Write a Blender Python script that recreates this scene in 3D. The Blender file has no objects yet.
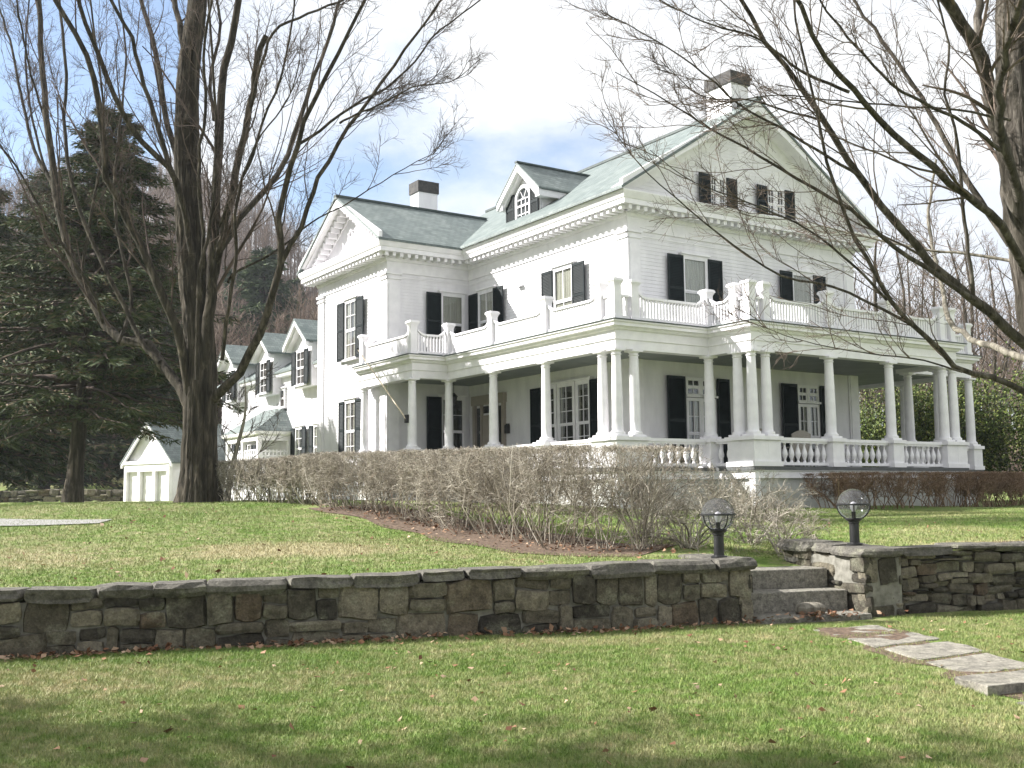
import bpy, math, random
import numpy as np
from mathutils import Vector, Matrix

random.seed(7)
HAZE = 0.00028
rng = np.random.default_rng(11)
SC = bpy.context.scene
COL = SC.collection

# ------------------------------------------------------------------ camera
F_PX, PITCH, ROLL, EYE = 1084.2, 0.1031, -0.0104, 1.7
_c, _s = math.cos(PITCH), math.sin(PITCH)
_r0 = Vector((1, 0, 0)); FWD = Vector((0, _c, _s)); _u0 = Vector((0, -_s, _c))
_cr, _sr = math.cos(ROLL), math.sin(ROLL)
RIGHT = _cr * _r0 + _sr * _u0
UP = _cr * _u0 - _sr * _r0
cam = bpy.data.cameras.new("camera")
cam.sensor_fit = 'HORIZONTAL'; cam.sensor_width = 36.0
cam.lens = 36.0 * F_PX / 1024.0
cam.clip_start = 0.1; cam.clip_end = 5000
cam_o = bpy.data.objects.new("camera", cam); COL.objects.link(cam_o)
m = Matrix.Identity(4)
for i in range(3):
    m[i][0] = RIGHT[i]; m[i][1] = UP[i]; m[i][2] = -FWD[i]
m[2][3] = EYE
cam_o.matrix_world = m
SC.camera = cam_o

def at(px, py, dist):
    """world point seen at a pixel, dist metres in front of the viewer"""
    d = FWD + RIGHT * ((px - 512) / F_PX) - UP * ((py - 384) / F_PX)
    return np.array((0, 0, EYE)) + np.array(d) * (dist / d.y)

# ------------------------------------------------------------------ light
SUN_DIR = Vector((-0.99, 0.12, 0)).normalized()
SUN_EL = math.radians(36)
sd = Vector((SUN_DIR.x * math.cos(SUN_EL), SUN_DIR.y * math.cos(SUN_EL), math.sin(SUN_EL)))
sl = bpy.data.lights.new("sun", 'SUN'); sl.energy = 5.0; sl.angle = math.radians(0.55); sl.color = (1, .97, .925)
so = bpy.data.objects.new("sun", sl); COL.objects.link(so)
so.rotation_euler = sd.to_track_quat('Z', 'Y').to_euler()
so.location = (-30, 10, 40)

W = bpy.data.worlds.new("World"); SC.world = W; W.use_nodes = True
nt = W.node_tree; nt.nodes.clear()
def N(tree, typ, **kw):
    n = tree.nodes.new(typ)
    for k, v in kw.items():
        if k.startswith('i_'):
            n.inputs[int(k[2:]) if k[2:].isdigit() else k[2:].replace('_', ' ')].default_value = v
        else: setattr(n, k, v)
    return n
def math_n(tree, op, a, b=None, clamp=False):
    n = tree.nodes.new('ShaderNodeMath'); n.operation = op; n.use_clamp = clamp
    for i, v in enumerate((a, b)):
        if v is None: continue
        if isinstance(v, (int, float)): n.inputs[i].default_value = v
        else: tree.links.new(v, n.inputs[i])
    return n.outputs[0]
sky = N(nt, 'ShaderNodeTexSky', sky_type='NISHITA', sun_disc=False)
sky.sun_elevation = SUN_EL
sky.sun_rotation = math.atan2(SUN_DIR.x, SUN_DIR.y)
sky.air_density = 1.0; sky.dust_density = 0.6; sky.ozone_density = 1.5
bg_sky = N(nt, 'ShaderNodeBackground', i_Strength=0.072)
nt.links.new(sky.outputs[0], bg_sky.inputs[0])
bg_cl = N(nt, 'ShaderNodeBackground', i_Strength=0.40); 
tc = N(nt, 'ShaderNodeTexCoord')
n1 = N(nt, 'ShaderNodeTexNoise', i_Scale=3.6, i_Detail=9.0, i_Roughness=0.58)
mp = N(nt, 'ShaderNodeMapping'); mp.inputs['Scale'].default_value = (1, 1, 1.9); mp.inputs['Location'].default_value = (.3, 1.7, .2)
nt.links.new(tc.outputs['Generated'], mp.inputs[0]); nt.links.new(mp.outputs[0], n1.inputs['Vector'])
acc = None
def pdir(px, py):
    d = FWD + RIGHT * ((px - 512) / F_PX) - UP * ((py - 384) / F_PX); d.normalize(); return d
for (px, py, rad, amp) in ((20, 60, 8, .7), (85, 40, 5, .55), (35, 130, 5, .45), (130, 20, 3, .3), (305, 212, 4.5, .46), (440, 160, 6.5, .25), (540, 150, 4, .1), (605, 150, 4.0, .36), (1000, 190, 6, .16), (-350, 0, 14, .35), (1500, -100, 15, .3)):
    d = pdir(px, py)
    vm = N(nt, 'ShaderNodeVectorMath', operation='DISTANCE'); vm.inputs[1].default_value = d
    nt.links.new(tc.outputs['Generated'], vm.inputs[0])
    mr = N(nt, 'ShaderNodeMapRange', interpolation_type='SMOOTHSTEP'); mr.inputs[1].default_value = math.radians(rad) * 1.5; mr.inputs[2].default_value = 0
    mr.inputs[3].default_value = 0; mr.inputs[4].default_value = amp
    nt.links.new(vm.outputs['Value'], mr.inputs[0])
    acc = mr.outputs[0] if acc is None else math_n(nt, 'ADD', acc, mr.outputs[0])
cov = math_n(nt, 'SUBTRACT', math_n(nt, 'ADD', n1.outputs[0], 0.30), acc)
mr = N(nt, 'ShaderNodeMapRange', interpolation_type='SMOOTHSTEP'); mr.inputs[1].default_value = .30; mr.inputs[2].default_value = .60
nt.links.new(cov, mr.inputs[0])
n2 = N(nt, 'ShaderNodeTexNoise', i_Scale=5.0, i_Detail=6.0)
nt.links.new(mp.outputs[0], n2.inputs['Vector'])
crm = N(nt, 'ShaderNodeValToRGB'); crm.color_ramp.elements[0].color = (.74, .80, .90, 1); crm.color_ramp.elements[0].position = .3
crm.color_ramp.elements[1].color = (.97, .985, 1.0, 1); crm.color_ramp.elements[1].position = .55
nt.links.new(n2.outputs[0], crm.inputs[0]); nt.links.new(crm.outputs[0], bg_cl.inputs[0])
mx = N(nt, 'ShaderNodeMixShader'); nt.links.new(mr.outputs[0], mx.inputs[0]); nt.links.new(bg_sky.outputs[0], mx.inputs[1]); nt.links.new(bg_cl.outputs[0], mx.inputs[2])
wo = N(nt, 'ShaderNodeOutputWorld'); nt.links.new(mx.outputs[0], wo.inputs[0])

SC.view_settings.view_transform = 'Standard'; SC.view_settings.look = 'None'
SC.view_settings.gamma = 1.0; SC.view_settings.exposure = 1.5
SC.view_settings.use_curve_mapping = False
SC.cycles.max_bounces = 6; SC.cycles.transparent_max_bounces = 12
SC.cycles.use_denoising = True
SC.cycles.denoiser = 'OPENIMAGEDENOISE'

# ------------------------------------------------------------------ materials
MATS = {}
def new_mat(name):
    mt = bpy.data.materials.new(name); mt.use_nodes = True
    t = mt.node_tree; b = t.nodes['Principled BSDF']
    MATS[name] = mt
    return mt, t, b
def ramp(t, fac, stops):
    r = t.nodes.new('ShaderNodeValToRGB'); el = r.color_ramp.elements
    while len(el) < len(stops): el.new(0.5)
    for e, (p, c) in zip(el, stops): e.position = p; e.color = (*c, 1)
    t.links.new(fac, r.inputs[0]); return r.outputs[0]
def noise(t, scale, detail=4, rough=.55, vec=None, stretch=None, coord='Object', dist=0):
    n = t.nodes.new('ShaderNodeTexNoise'); n.inputs['Scale'].default_value = scale; n.inputs['Detail'].default_value = detail; n.inputs['Roughness'].default_value = rough
    n.inputs['Distortion'].default_value = dist
    if vec is None:
        c = t.nodes.new('ShaderNodeTexCoord'); vec = c.outputs[coord]
    if stretch:
        mpp = t.nodes.new('ShaderNodeMapping'); mpp.inputs['Scale'].default_value = stretch; t.links.new(vec, mpp.inputs[0]); vec = mpp.outputs[0]
    t.links.new(vec, n.inputs['Vector']); return n.outputs[0]
def bump(t, b, h, strength=.3, dist=.02):
    n = t.nodes.new('ShaderNodeBump'); n.inputs['Strength'].default_value = strength; n.inputs['Distance'].default_value = dist
    t.links.new(h, n.inputs['Height']); t.links.new(n.outputs[0], b.inputs['Normal'])
def mix(t, fac, a, b_, typ='MIX'):
    n = t.nodes.new('ShaderNodeMix'); n.data_type = 'RGBA'; n.blend_type = typ
    for i, v in ((0, fac), (6, a), (7, b_)):
        if isinstance(v, (int, float)): n.inputs[i].default_value = v
        elif isinstance(v, tuple): n.inputs[i].default_value = (*v, 1)
        else: t.links.new(v, n.inputs[i])
    return n.outputs[2]
def simple(name, c0, c1, scale, rough=.6, detail=5, stretch=None, bmp=None, lo=.35, hi=.65, spec=.4, coord='Object'):
    mt, t, b = new_mat(name)
    n = noise(t, scale, detail, stretch=stretch, coord=coord)
    t.links.new(ramp(t, n, [(lo, c0), (hi, c1)]), b.inputs['Base Color'])
    b.inputs['Roughness'].default_value = rough
    b.inputs['Specular IOR Level'].default_value = spec
    if bmp: bump(t, b, n, bmp[0], bmp[1])
    return mt
simple('white_paint', (.71, .695, .725), (.82, .805, .83), 2.2, .5, 6, (1, 1, .35))
simple('white_trim', (.76, .745, .77), (.85, .835, .855), 3.0, .42, 4)
simple('foundation', (.42, .42, .40), (.56, .56, .54), 1.6, .8, 7)
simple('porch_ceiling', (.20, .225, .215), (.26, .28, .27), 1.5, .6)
simple('porch_deck', (.075, .08, .08), (.11, .115, .115), 3, .6, 4, (1, 12, 1))
simple('shutter_paint', (.007, .012, .013), (.013, .020, .022), 4, .5, spec=.2)
simple('dark_metal', (.012, .012, .013), (.025, .025, .026), 9, .38)
simple('roof_edge', (.035, .05, .05), (.07, .09, .085), 6, .6)
simple('chimney_cap', (.03, .03, .032), (.07, .065, .06), 7, .8)
simple('room_shade_tone', (.035, .034, .03), (.085, .08, .07), 1.3, .9)  # dark tone painted to stand for unlit rooms behind the glass
simple('curtain', (.40, .37, .31), (.58, .54, .46), 8, .9, 4, (1, 1, .1))
simple('door_paint', (.33, .29, .24), (.38, .33, .28), 3, .5)
simple('mulch', (.045, .028, .018), (.16, .11, .075), 16, .95, 9, bmp=(.8, .04))
simple('gravel', (.17, .165, .155), (.29, .285, .27), 30, .95, 6, bmp=(.4, .02))
simple('stick_wicker', (.30, .27, .23), (.42, .39, .34), 30, .7)
simple('rail_wood', (.52, .44, .32), (.6, .52, .4), 8, .5)

def bark(name, c0, c1, c2, scale=6):
    mt, t, b = new_mat(name)
    n = noise(t, scale, 8, .65, stretch=(1, 1, .16), dist=.6)
    n2 = noise(t, 1.3, 5)
    col = ramp(t, n, [(.36, c0), (.52, c1), (.70, c2)])
    col = mix(t, math_n(t, 'MULTIPLY', n2, .3), col, (.062, .064, .038))
    t.links.new(col, b.inputs['Base Color']); b.inputs['Roughness'].default_value = .95; b.inputs['Specular IOR Level'].default_value = .15
    bump(t, b, n, 1.0, .09)
    return mt
bark('maple_bark', (.015, .012, .010), (.050, .041, .033), (.15, .125, .10), 8)
bark('grey_bark', (.022, .018, .015), (.075, .064, .055), (.20, .178, .155), 7)
bark('pale_bark', (.10, .09, .075), (.26, .235, .195), (.42, .39, .33), 7)
simple('twig_bark', (.050, .038, .032), (.115, .088, .074), 3, .9, spec=.15)
simple('bud_twig', (.075, .058, .048), (.18, .142, .118), 3, .9, spec=.15)

def island(name, stops, rough=.9, trans=0, big=None, scale=.6):
    """colour varies from piece to piece"""
    mt, t, b = new_mat(name)
    g = t.nodes.new('ShaderNodeNewGeometry')
    col = ramp(t, g.outputs['Random Per Island'], stops)
    if big:
        n = noise(t, scale, 5, .6)
        fac = t.nodes.new('ShaderNodeMapRange'); fac.inputs[1].default_value = big[1]; fac.inputs[2].default_value = big[2]; t.links.new(n, fac.inputs[0])
        col = mix(t, fac.outputs[0], col, big[0])
    t.links.new(col, b.inputs['Base Color']); b.inputs['Roughness'].default_value = rough; b.inputs['Specular IOR Level'].default_value = .2
    return mt
island('hedge_twig', [(0, (.11, .096, .076)), (.35, (.26, .23, .182)), (.75, (.43, .39, .325)), (.93, (.54, .50, .43)), (1, (.27, .20, .15))])
island('red_twig', [(0, (.08, .05, .032)), (.5, (.21, .135, .085)), (1, (.36, .26, .18))])
island('far_twig', [(0, (.080, .060, .050)), (.5, (.155, .115, .092)), (1, (.25, .19, .15))])
island('conifer_needles', [(0, (.022, .034, .016)), (.5, (.050, .068, .028)), (.82, (.085, .102, .042)), (.9, (.13, .10, .065)), (1, (.16, .12, .08))], .8)
island('pine_needles', [(0, (.02, .035, .015)), (.5, (.045, .07, .028)), (1, (.09, .12, .05))], .8)
island('laurel_leaf', [(0, (.022, .035, .012)), (.45, (.075, .11, .026)), (.8, (.15, .19, .045)), (1, (.18, .17, .05))], .55)
island('dead_leaf', [(0, (.10, .045, .025)), (.5, (.24, .13, .075)), (1, (.46, .34, .24))], .85)

# stone: every block has its own tint, with lichen
def stone_mat(name, stops, lichen=.45, sc=9):
    mt, t, b = new_mat(name)
    g = t.nodes.new('ShaderNodeNewGeometry')
    col = ramp(t, g.outputs['Random Per Island'], stops)
    n = noise(t, sc, 9, .7); n2 = noise(t, 3.1, 7, .65); n3 = noise(t, 38, 7, .8)
    col = mix(t, .75, col, ramp(t, n, [(.32, (.30, .29, .27)), (.62, (1.35, 1.32, 1.25))]), 'MULTIPLY')
    lf = t.nodes.new('ShaderNodeMapRange'); lf.inputs[1].default_value = .53; lf.inputs[2].default_value = .66; lf.inputs[4].default_value = lichen; t.links.new(n2, lf.inputs[0])
    col = mix(t, lf.outputs[0], col, ramp(t, n3, [(.35, (.20, .20, .13)), (.65, (.34, .34, .27))]))
    col = mix(t, .7, col, ramp(t, n3, [(.38, (.55, .55, .54)), (.62, (1.4, 1.38, 1.34))]), 'MULTIPLY')
    t.links.new(col, b.inputs['Base Color']); b.inputs['Roughness'].default_value = .9; b.inputs['Specular IOR Level'].default_value = .25
    ad = math_n(t, 'ADD', n, math_n(t, 'MULTIPLY', n3, .4))
    bump(t, b, ad, 1.0, .05)
    return mt
stone_mat('field_stone', [(0, (.040, .037, .032)), (.3, (.092, .083, .066)), (.6, (.145, .132, .103)), (.9, (.22, .20, .16)), (1, (.105, .08, .058))])
stone_mat('cap_stone', [(0, (.055, .052, .048)), (.5, (.12, .115, .105)), (1, (.20, .19, .175))], .45)
stone_mat('step_stone', [(0, (.22, .21, .19)), (.5, (.27, .26, .235)), (1, (.31, .30, .27))], .25, 14)
stone_mat('flag_stone', [(0, (.21, .20, .18)), (1, (.28, .268, .24))], .25, 6)
simple('mortar', (.12, .115, .095), (.23, .22, .19), 9, .95, 7, bmp=(.5, .03))

# slate roofs
def slate(name, axis):
    mt, t, b = new_mat(name)
    c = t.nodes.new('ShaderNodeTexCoord'); sp = t.nodes.new('ShaderNodeSeparateXYZ'); t.links.new(c.outputs['Object'], sp.inputs[0])
    cb = t.nodes.new('ShaderNodeCombineXYZ'); t.links.new(sp.outputs[axis], cb.inputs[0]); t.links.new(math_n(t, 'MULTIPLY', sp.outputs[2], 1.75), cb.inputs[1])
    br = t.nodes.new('ShaderNodeTexBrick'); br.offset = .5; br.inputs['Scale'].default_value = 1
    br.inputs['Brick Width'].default_value = .26; br.inputs['Row Height'].default_value = .21; br.inputs['Mortar Size'].default_value = .008; br.inputs['Bias'].default_value = 0
    br.inputs['Color1'].default_value = (.105, .130, .128, 1); br.inputs['Color2'].default_value = (.170, .196, .192, 1); br.inputs['Mortar'].default_value = (.06, .07, .07, 1)
    t.links.new(cb.outputs[0], br.inputs['Vector'])
    n = noise(t, .8, 6, .6); n2 = noise(t, 7, 5, vec=cb.outputs[0], stretch=(3, .5, 1))
    col = mix(t, .6, br.outputs[0], ramp(t, n, [(.35, (.72, .78, .78)), (.65, (1.2, 1.2, 1.15))]), 'MULTIPLY')
    col = mix(t, .35, col, ramp(t, n2, [(.35, (.6, .65, .65)), (.65, (1.3, 1.3, 1.25))]), 'MULTIPLY')
    t.links.new(col, b.inputs['Base Color']); b.inputs['Roughness'].default_value = .62
    saw = math_n(t, 'SUBTRACT', 1.0, math_n(t, 'FRACT', math_n(t, 'DIVIDE', math_n(t, 'MULTIPLY', sp.outputs[2], 1.75), .21)))
    bump(t, b, math_n(t, 'ADD', saw, math_n(t, 'MULTIPLY', br.outputs['Fac'], -.6)), .7, .02)
    return mt
slate('slate_main', 1); slate('slate_cross', 0)

# window glass: a thin clear pane
mt, t, b = new_mat('window_glass')
t.nodes.remove(b)
fr = N(t, 'ShaderNodeFresnel', i_IOR=1.52); gl = N(t, 'ShaderNodeBsdfGlossy', i_Roughness=.02); gl.inputs[0].default_value = (.95, .97, 1, 1)
tr = N(t, 'ShaderNodeBsdfTransparent'); tr.inputs[0].default_value = (.88, .9, .9, 1)
mxs = N(t, 'ShaderNodeMixShader')
nb = noise(t, 1.7, 2); bp = t.nodes.new('ShaderNodeBump'); bp.inputs['Strength'].default_value = .06; bp.inputs['Distance'].default_value = .05; t.links.new(nb, bp.inputs['Height'])
t.links.new(bp.outputs[0], gl.inputs['Normal'])
gg = t.nodes.new('ShaderNodeNewGeometry'); t.links.new(math_n(t, 'MULTIPLY', math_n(t, 'ADD', fr.outputs[0], .09, True), math_n(t, 'SUBTRACT', 1.0, gg.outputs['Backfacing'])), mxs.inputs[0]); t.links.new(tr.outputs[0], mxs.inputs[1]); t.links.new(gl.outputs[0], mxs.inputs[2])
t.links.new(mxs.outputs[0], t.nodes['Material Output'].inputs[0])

def globe_mat(name, tint, refl):
    mt, t, b = new_mat(name); t.nodes.remove(b)
    fr = N(t, 'ShaderNodeFresnel', i_IOR=1.5); gl = N(t, 'ShaderNodeBsdfGlossy', i_Roughness=.035)
    tr = N(t, 'ShaderNodeBsdfTransparent'); tr.inputs[0].default_value = (*tint, 1); df = N(t, 'ShaderNodeBsdfDiffuse'); df.inputs[0].default_value = (.55, .55, .55, 1)
    m0 = N(t, 'ShaderNodeMixShader'); nn = noise(t, 14, 5)
    t.links.new(math_n(t, 'MULTIPLY', nn, refl * .3), m0.inputs[0]); t.links.new(tr.outputs[0], m0.inputs[1]); t.links.new(df.outputs[0], m0.inputs[2])
    m1 = N(t, 'ShaderNodeMixShader'); gg = t.nodes.new('ShaderNodeNewGeometry'); t.links.new(math_n(t, 'MULTIPLY', math_n(t, 'ADD', math_n(t, 'MULTIPLY', fr.outputs[0], 1.2), refl * .75, True), math_n(t, 'SUBTRACT', 1.0, gg.outputs['Backfacing'])), m1.inputs[0])
    t.links.new(m0.outputs[0], m1.inputs[1]); t.links.new(gl.outputs[0], m1.inputs[2])
    t.links.new(m1.outputs[0], t.nodes['Material Output'].inputs[0])
globe_mat('smoked_globe', (.74, .74, .76), .42)
globe_mat('clear_globe', (.88, .89, .9), .3)

# lawn
def lawn_color(t, blades=False):
    g = t.nodes.new('ShaderNodeNewGeometry')
    pos = g.outputs['Position']
    big = noise(t, .38, 6, .6, vec=pos); mid = noise(t, 4.2, 8, .74, vec=pos); fine = noise(t, 22, 6, .7, vec=pos)
    f = math_n(t, 'ADD', math_n(t, 'MULTIPLY', big, .35), math_n(t, 'MULTIPLY', mid, .65))
    green = ramp(t, fine, [(.3, (.070, .135, .022)), (.6, (.150, .225, .050)), (.8, (.25, .30, .11))])
    straw = ramp(t, fine, [(.3, (.23, .21, .11)), (.7, (.42, .37, .23))])
    mr_ = t.nodes.new('ShaderNodeMapRange'); mr_.inputs[1].default_value = .44; mr_.inputs[2].default_value = .64; t.links.new(f, mr_.inputs[0])
    fac = mr_.outputs[0]
    # a long bare dry strip across the upper lawn, and the drier ground in front of the wall
    sp = t.nodes.new('ShaderNodeSeparateXYZ'); t.links.new(pos, sp.inputs[0])
    for (cx, cy, rx, ry, amp) in ((-3.6, 17.2, 1.7, 1.3, .75), (-7.6, 16.4, 1.8, 1.4, .35), (-4.4, 10.6, 2.6, .8, .3), (1.5, 13.0, 2.4, .5, .3), (8.0, 17.2, 1.6, .8, .55)):
        dx = math_n(t, 'DIVIDE', math_n(t, 'SUBTRACT', sp.outputs[0], cx), rx); dy = math_n(t, 'DIVIDE', math_n(t, 'SUBTRACT', sp.outputs[1], cy), ry)
        r2 = math_n(t, 'ADD', math_n(t, 'MULTIPLY', dx, dx), math_n(t, 'MULTIPLY', dy, dy))
        w = math_n(t, 'MULTIPLY', math_n(t, 'SUBTRACT', math_n(t, 'ADD', mid, .75), math_n(t, 'MULTIPLY', r2, 1.0), True), amp)
        fac = math_n(t, 'ADD', fac, w, True)
    col = mix(t, fac, green, straw)
    if blades:
        col = mix(t, .75, col, ramp(t, g.outputs['Random Per Island'], [(0, (.6, .62, .5)), (.5, (1.0, 1.05, .95)), (.88, (1.3, 1.28, 1.1)), (1, (1.8, 1.5, 1.2))]), 'MULTIPLY')
    return col, fine
mt, t, b = new_mat('lawn'); c_, f_ = lawn_color(t)
gp_ = t.nodes.new('ShaderNodeNewGeometry'); sp_ = t.nodes.new('ShaderNodeSeparateXYZ'); t.links.new(gp_.outputs['Position'], sp_.inputs[0])
ff = t.nodes.new('ShaderNodeMapRange'); ff.inputs[1].default_value = 82; ff.inputs[2].default_value = 92; t.links.new(sp_.outputs[1], ff.inputs[0])
c_ = mix(t, ff.outputs[0], c_, ramp(t, noise(t, .35, 8, .7, vec=gp_.outputs['Position']), [(.3, (.075, .050, .038)), (.55, (.135, .095, .075)), (.75, (.19, .135, .105))]))
t.links.new(c_, b.inputs['Base Color']); b.inputs['Roughness'].default_value = .95; b.inputs['Specular IOR Level'].default_value = .1; bump(t, b, f_, .9, .05)
mt, t, b = new_mat('grass_blade'); c_, f_ = lawn_color(t, True); t.links.new(c_, b.inputs['Base Color']); b.inputs['Roughness'].default_value = .6; b.inputs['Specular IOR Level'].default_value = .25

# ------------------------------------------------------------------ mesh helpers
class MB:
    def __init__(s): s.v = []; s.f = []
    def add(s, vs, fs):
        o = len(s.v); s.v.extend([tuple(map(float, q)) for q in vs]); s.f.extend([tuple(i + o for i in f) for f in fs])
    def box(s, x0, x1, y0, y1, z0, z1):
        s.add([(x0, y0, z0), (x1, y0, z0), (x1, y1, z0), (x0, y1, z0), (x0, y0, z1), (x1, y0, z1), (x1, y1, z1), (x0, y1, z1)],
              [(3, 2, 1, 0), (4, 5, 6, 7), (0, 1, 5, 4), (1, 2, 6, 5), (2, 3, 7, 6), (3, 0, 4, 7)])
    def mbox(s, mp, a0, a1, o0, o1, z0, z1):
        """box in wall space: along, outward, up"""
        vs = [mp(a, o, z) for z in (z0, z1) for (a, o) in ((a0, o0), (a1, o0), (a1, o1), (a0, o1))]
        s.add(vs, [(3, 2, 1, 0), (4, 5, 6, 7), (0, 1, 5, 4), (1, 2, 6, 5), (2, 3, 7, 6), (3, 0, 4, 7)])
    def prism(s, poly, mp, o0, o1):
        """closed polygon (a,z) extruded from o0 to o1 through mp(a,o,z)"""
        n = len(poly)
        s.add([mp(a, o0, z) for a, z in poly] + [mp(a, o1, z) for a, z in poly],
              [tuple(range(n - 1, -1, -1)), tuple(range(n, 2 * n))] + [(i, (i + 1) % n, n + (i + 1) % n, n + i) for i in range(n)])
    def slab(s, poly, z0, z1):
        n = len(poly)
        s.add([(x, y, z0) for x, y in poly] + [(x, y, z1) for x, y in poly],
              [tuple(range(n - 1, -1, -1)), tuple(range(n, 2 * n))] + [(i, (i + 1) % n, n + (i + 1) % n, n + i) for i in range(n)])
    def lathe(s, prof, n, c):
        cx, cy, cz = c; vs = []; fs = []
        for (r, z) in prof:
            for k in range(n):
                a = 2 * math.pi * k / n; vs.append((cx + r * math.cos(a), cy + r * math.sin(a), cz + z))
        for j in range(len(prof) - 1):
            for k in range(n):
                fs.append((j * n + k, j * n + (k + 1) % n, (j + 1) * n + (k + 1) % n, (j + 1) * n + k))
        fs.append(tuple(range(n - 1, -1, -1))); fs.append(tuple((len(prof) - 1) * n + k for k in range(n)))
        s.add(vs, fs)
    def sweep(s, path, prof, closed=False):
        """profile (out, z) carried along a plan path with mitred corners; outward is to the right of the walk"""
        P = [Vector(p) for p in path]; n = len(P); M = []
        def nrm(a, b): d = (b - a).normalized(); return Vector((d.y, -d.x))
        for i in range(n):
            if closed or 0 < i < n - 1:
                n0 = nrm(P[i - 1], P[i]); n1_ = nrm(P[i], P[(i + 1) % n]); q = n0 + n1_; M.append(q / (1 + n0.dot(n1_)))
            elif i == 0: M.append(nrm(P[0], P[1]))
            else: M.append(nrm(P[-2], P[-1]))
        k = len(prof)
        vs = [(P[i].x + o * M[i].x, P[i].y + o * M[i].y, z) for i in range(n) for o, z in prof]
        fs = []
        for i in range(n if closed else n - 1):
            j = (i + 1) % n
            for q in range(k): fs.append((i * k + q, i * k + (q + 1) % k, j * k + (q + 1) % k, j * k + q))
        if not closed: fs.append(tuple(range(k))); fs.append(tuple((n - 1) * k + q for q in range(k - 1, -1, -1)))
        s.add(vs, fs)
    def tube(s, pts, r, n=8):
        P = np.array(pts, float); R = np.full(len(P), r) if np.isscalar(r) else np.array(r, float)
        v, f = tubes(P[None], R[None], n, True); s.add(v, f)
    def build(s, name, mat, parent=None, smooth=False, bevel=0):
        me = bpy.data.meshes.new(name); me.from_pydata(s.v, [], s.f); me.update()
        me.materials.append(MATS[mat])
        if smooth:
            me.polygons.foreach_set('use_smooth', [True] * len(me.polygons))
            me.set_sharp_from_angle(angle=math.radians(40))
        o = bpy.data.objects.new(name, me); COL.objects.link(o)
        if parent: o.parent = parent
        if bevel:
            bm_ = o.modifiers.new('bevel', 'BEVEL'); bm_.width = bevel; bm_.segments = 2; bm_.limit_method = 'ANGLE'
        return o

def tubes(P, R, sides=3, caps=False):
    """P (M,K,3) polylines, R (M,K) radii -> verts, faces"""
    M, K, _ = P.shape
    T = np.empty_like(P); T[:, 1:-1] = P[:, 2:] - P[:, :-2]; T[:, 0] = P[:, 1] - P[:, 0]; T[:, -1] = P[:, -1] - P[:, -2]
    T /= np.linalg.norm(T, axis=2, keepdims=True) + 1e-9
    D = P[:, -1] - P[:, 0]; D /= np.linalg.norm(D, axis=1, keepdims=True) + 1e-9
    ref = np.where(np.abs(D[:, 2:3]) > .8, np.array([[1., .13, 0]]), np.array([[.05, .03, 1.]]))[:, None, :]
    A = np.cross(T, ref); A /= np.linalg.norm(A, axis=2, keepdims=True) + 1e-9
    B = np.cross(T, A)
    ang = np.arange(sides) * 2 * np.pi / sides
    V = P[:, :, None, :] + R[:, :, None, None] * (np.cos(ang)[None, None, :, None] * A[:, :, None, :] + np.sin(ang)[None, None, :, None] * B[:, :, None, :])
    V = V.reshape(-1, 3)
    base = (np.arange(M) * K * sides)[:, None, None] + (np.arange(K - 1) * sides)[None, :, None]
    k = np.arange(sides)[None, None, :]; k2 = (np.arange(sides) + 1) % sides; k2 = k2[None, None, :]
    Fq = np.stack([base + k, base + k2, base + sides + k2, base + sides + k], -1).reshape(-1, 4)
    if caps:
        fl = [tuple(q) for q in Fq.tolist()]
        for i in range(M):
            fl.append(tuple(i * K * sides + q for q in range(sides - 1, -1, -1))); fl.append(tuple(i * K * sides + (K - 1) * sides + q for q in range(sides)))
        return V.tolist(), fl
    return V, Fq
def np_mesh(name, chunks, mat, parent=None, smooth=False):
    """chunks: list of (verts (n,3), faces (m,k)) arrays, all with the same k"""
    off = 0; vs = []; fs = []
    for v, f in chunks: vs.append(np.asarray(v)); fs.append(np.asarray(f) + off); off += len(v)
    V = np.concatenate(vs).astype(np.float32); Fa = np.concatenate(fs).astype(np.int32); k = Fa.shape[1]
    me = bpy.data.meshes.new(name)
    me.vertices.add(len(V)); me.vertices.foreach_set('co', V.ravel())
    me.loops.add(Fa.size); me.loops.foreach_set('vertex_index', Fa.ravel())
    me.polygons.add(len(Fa)); me.polygons.foreach_set('loop_start', np.arange(len(Fa), dtype=np.int32) * k); me.polygons.foreach_set('loop_total', np.full(len(Fa), k, np.int32))
    me.update(calc_edges=True)
    me.materials.append(MATS[mat])
    if smooth: me.polygons.foreach_set('use_smooth', [True] * len(me.polygons))
    o = bpy.data.objects.new(name, me); COL.objects.link(o)
    if parent: o.parent = parent
    return o
def tag(o, label=None, cat=None, group=None, kind=None):
    if label: o['label'] = label
    if cat: o['category'] = cat
    if group: o['group'] = group
    if kind: o['kind'] = kind
    return o
def empty(name, loc=(0, 0, 0), rz=0):
    o = bpy.data.objects.new(name, None); COL.objects.link(o); o.location = loc; o.rotation_euler = (0, 0, rz); o.empty_display_size = .2; return o
def copy_part(o, parent, loc):
    c = o.copy(); COL.objects.link(c); c.parent = parent; c.location = loc; return c
def copy_tree(o, parent=None):
    c = o.copy(); COL.objects.link(c)
    if parent: c.parent = parent
    for ch in list(o.children): copy_tree(ch, c)
    return c

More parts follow.
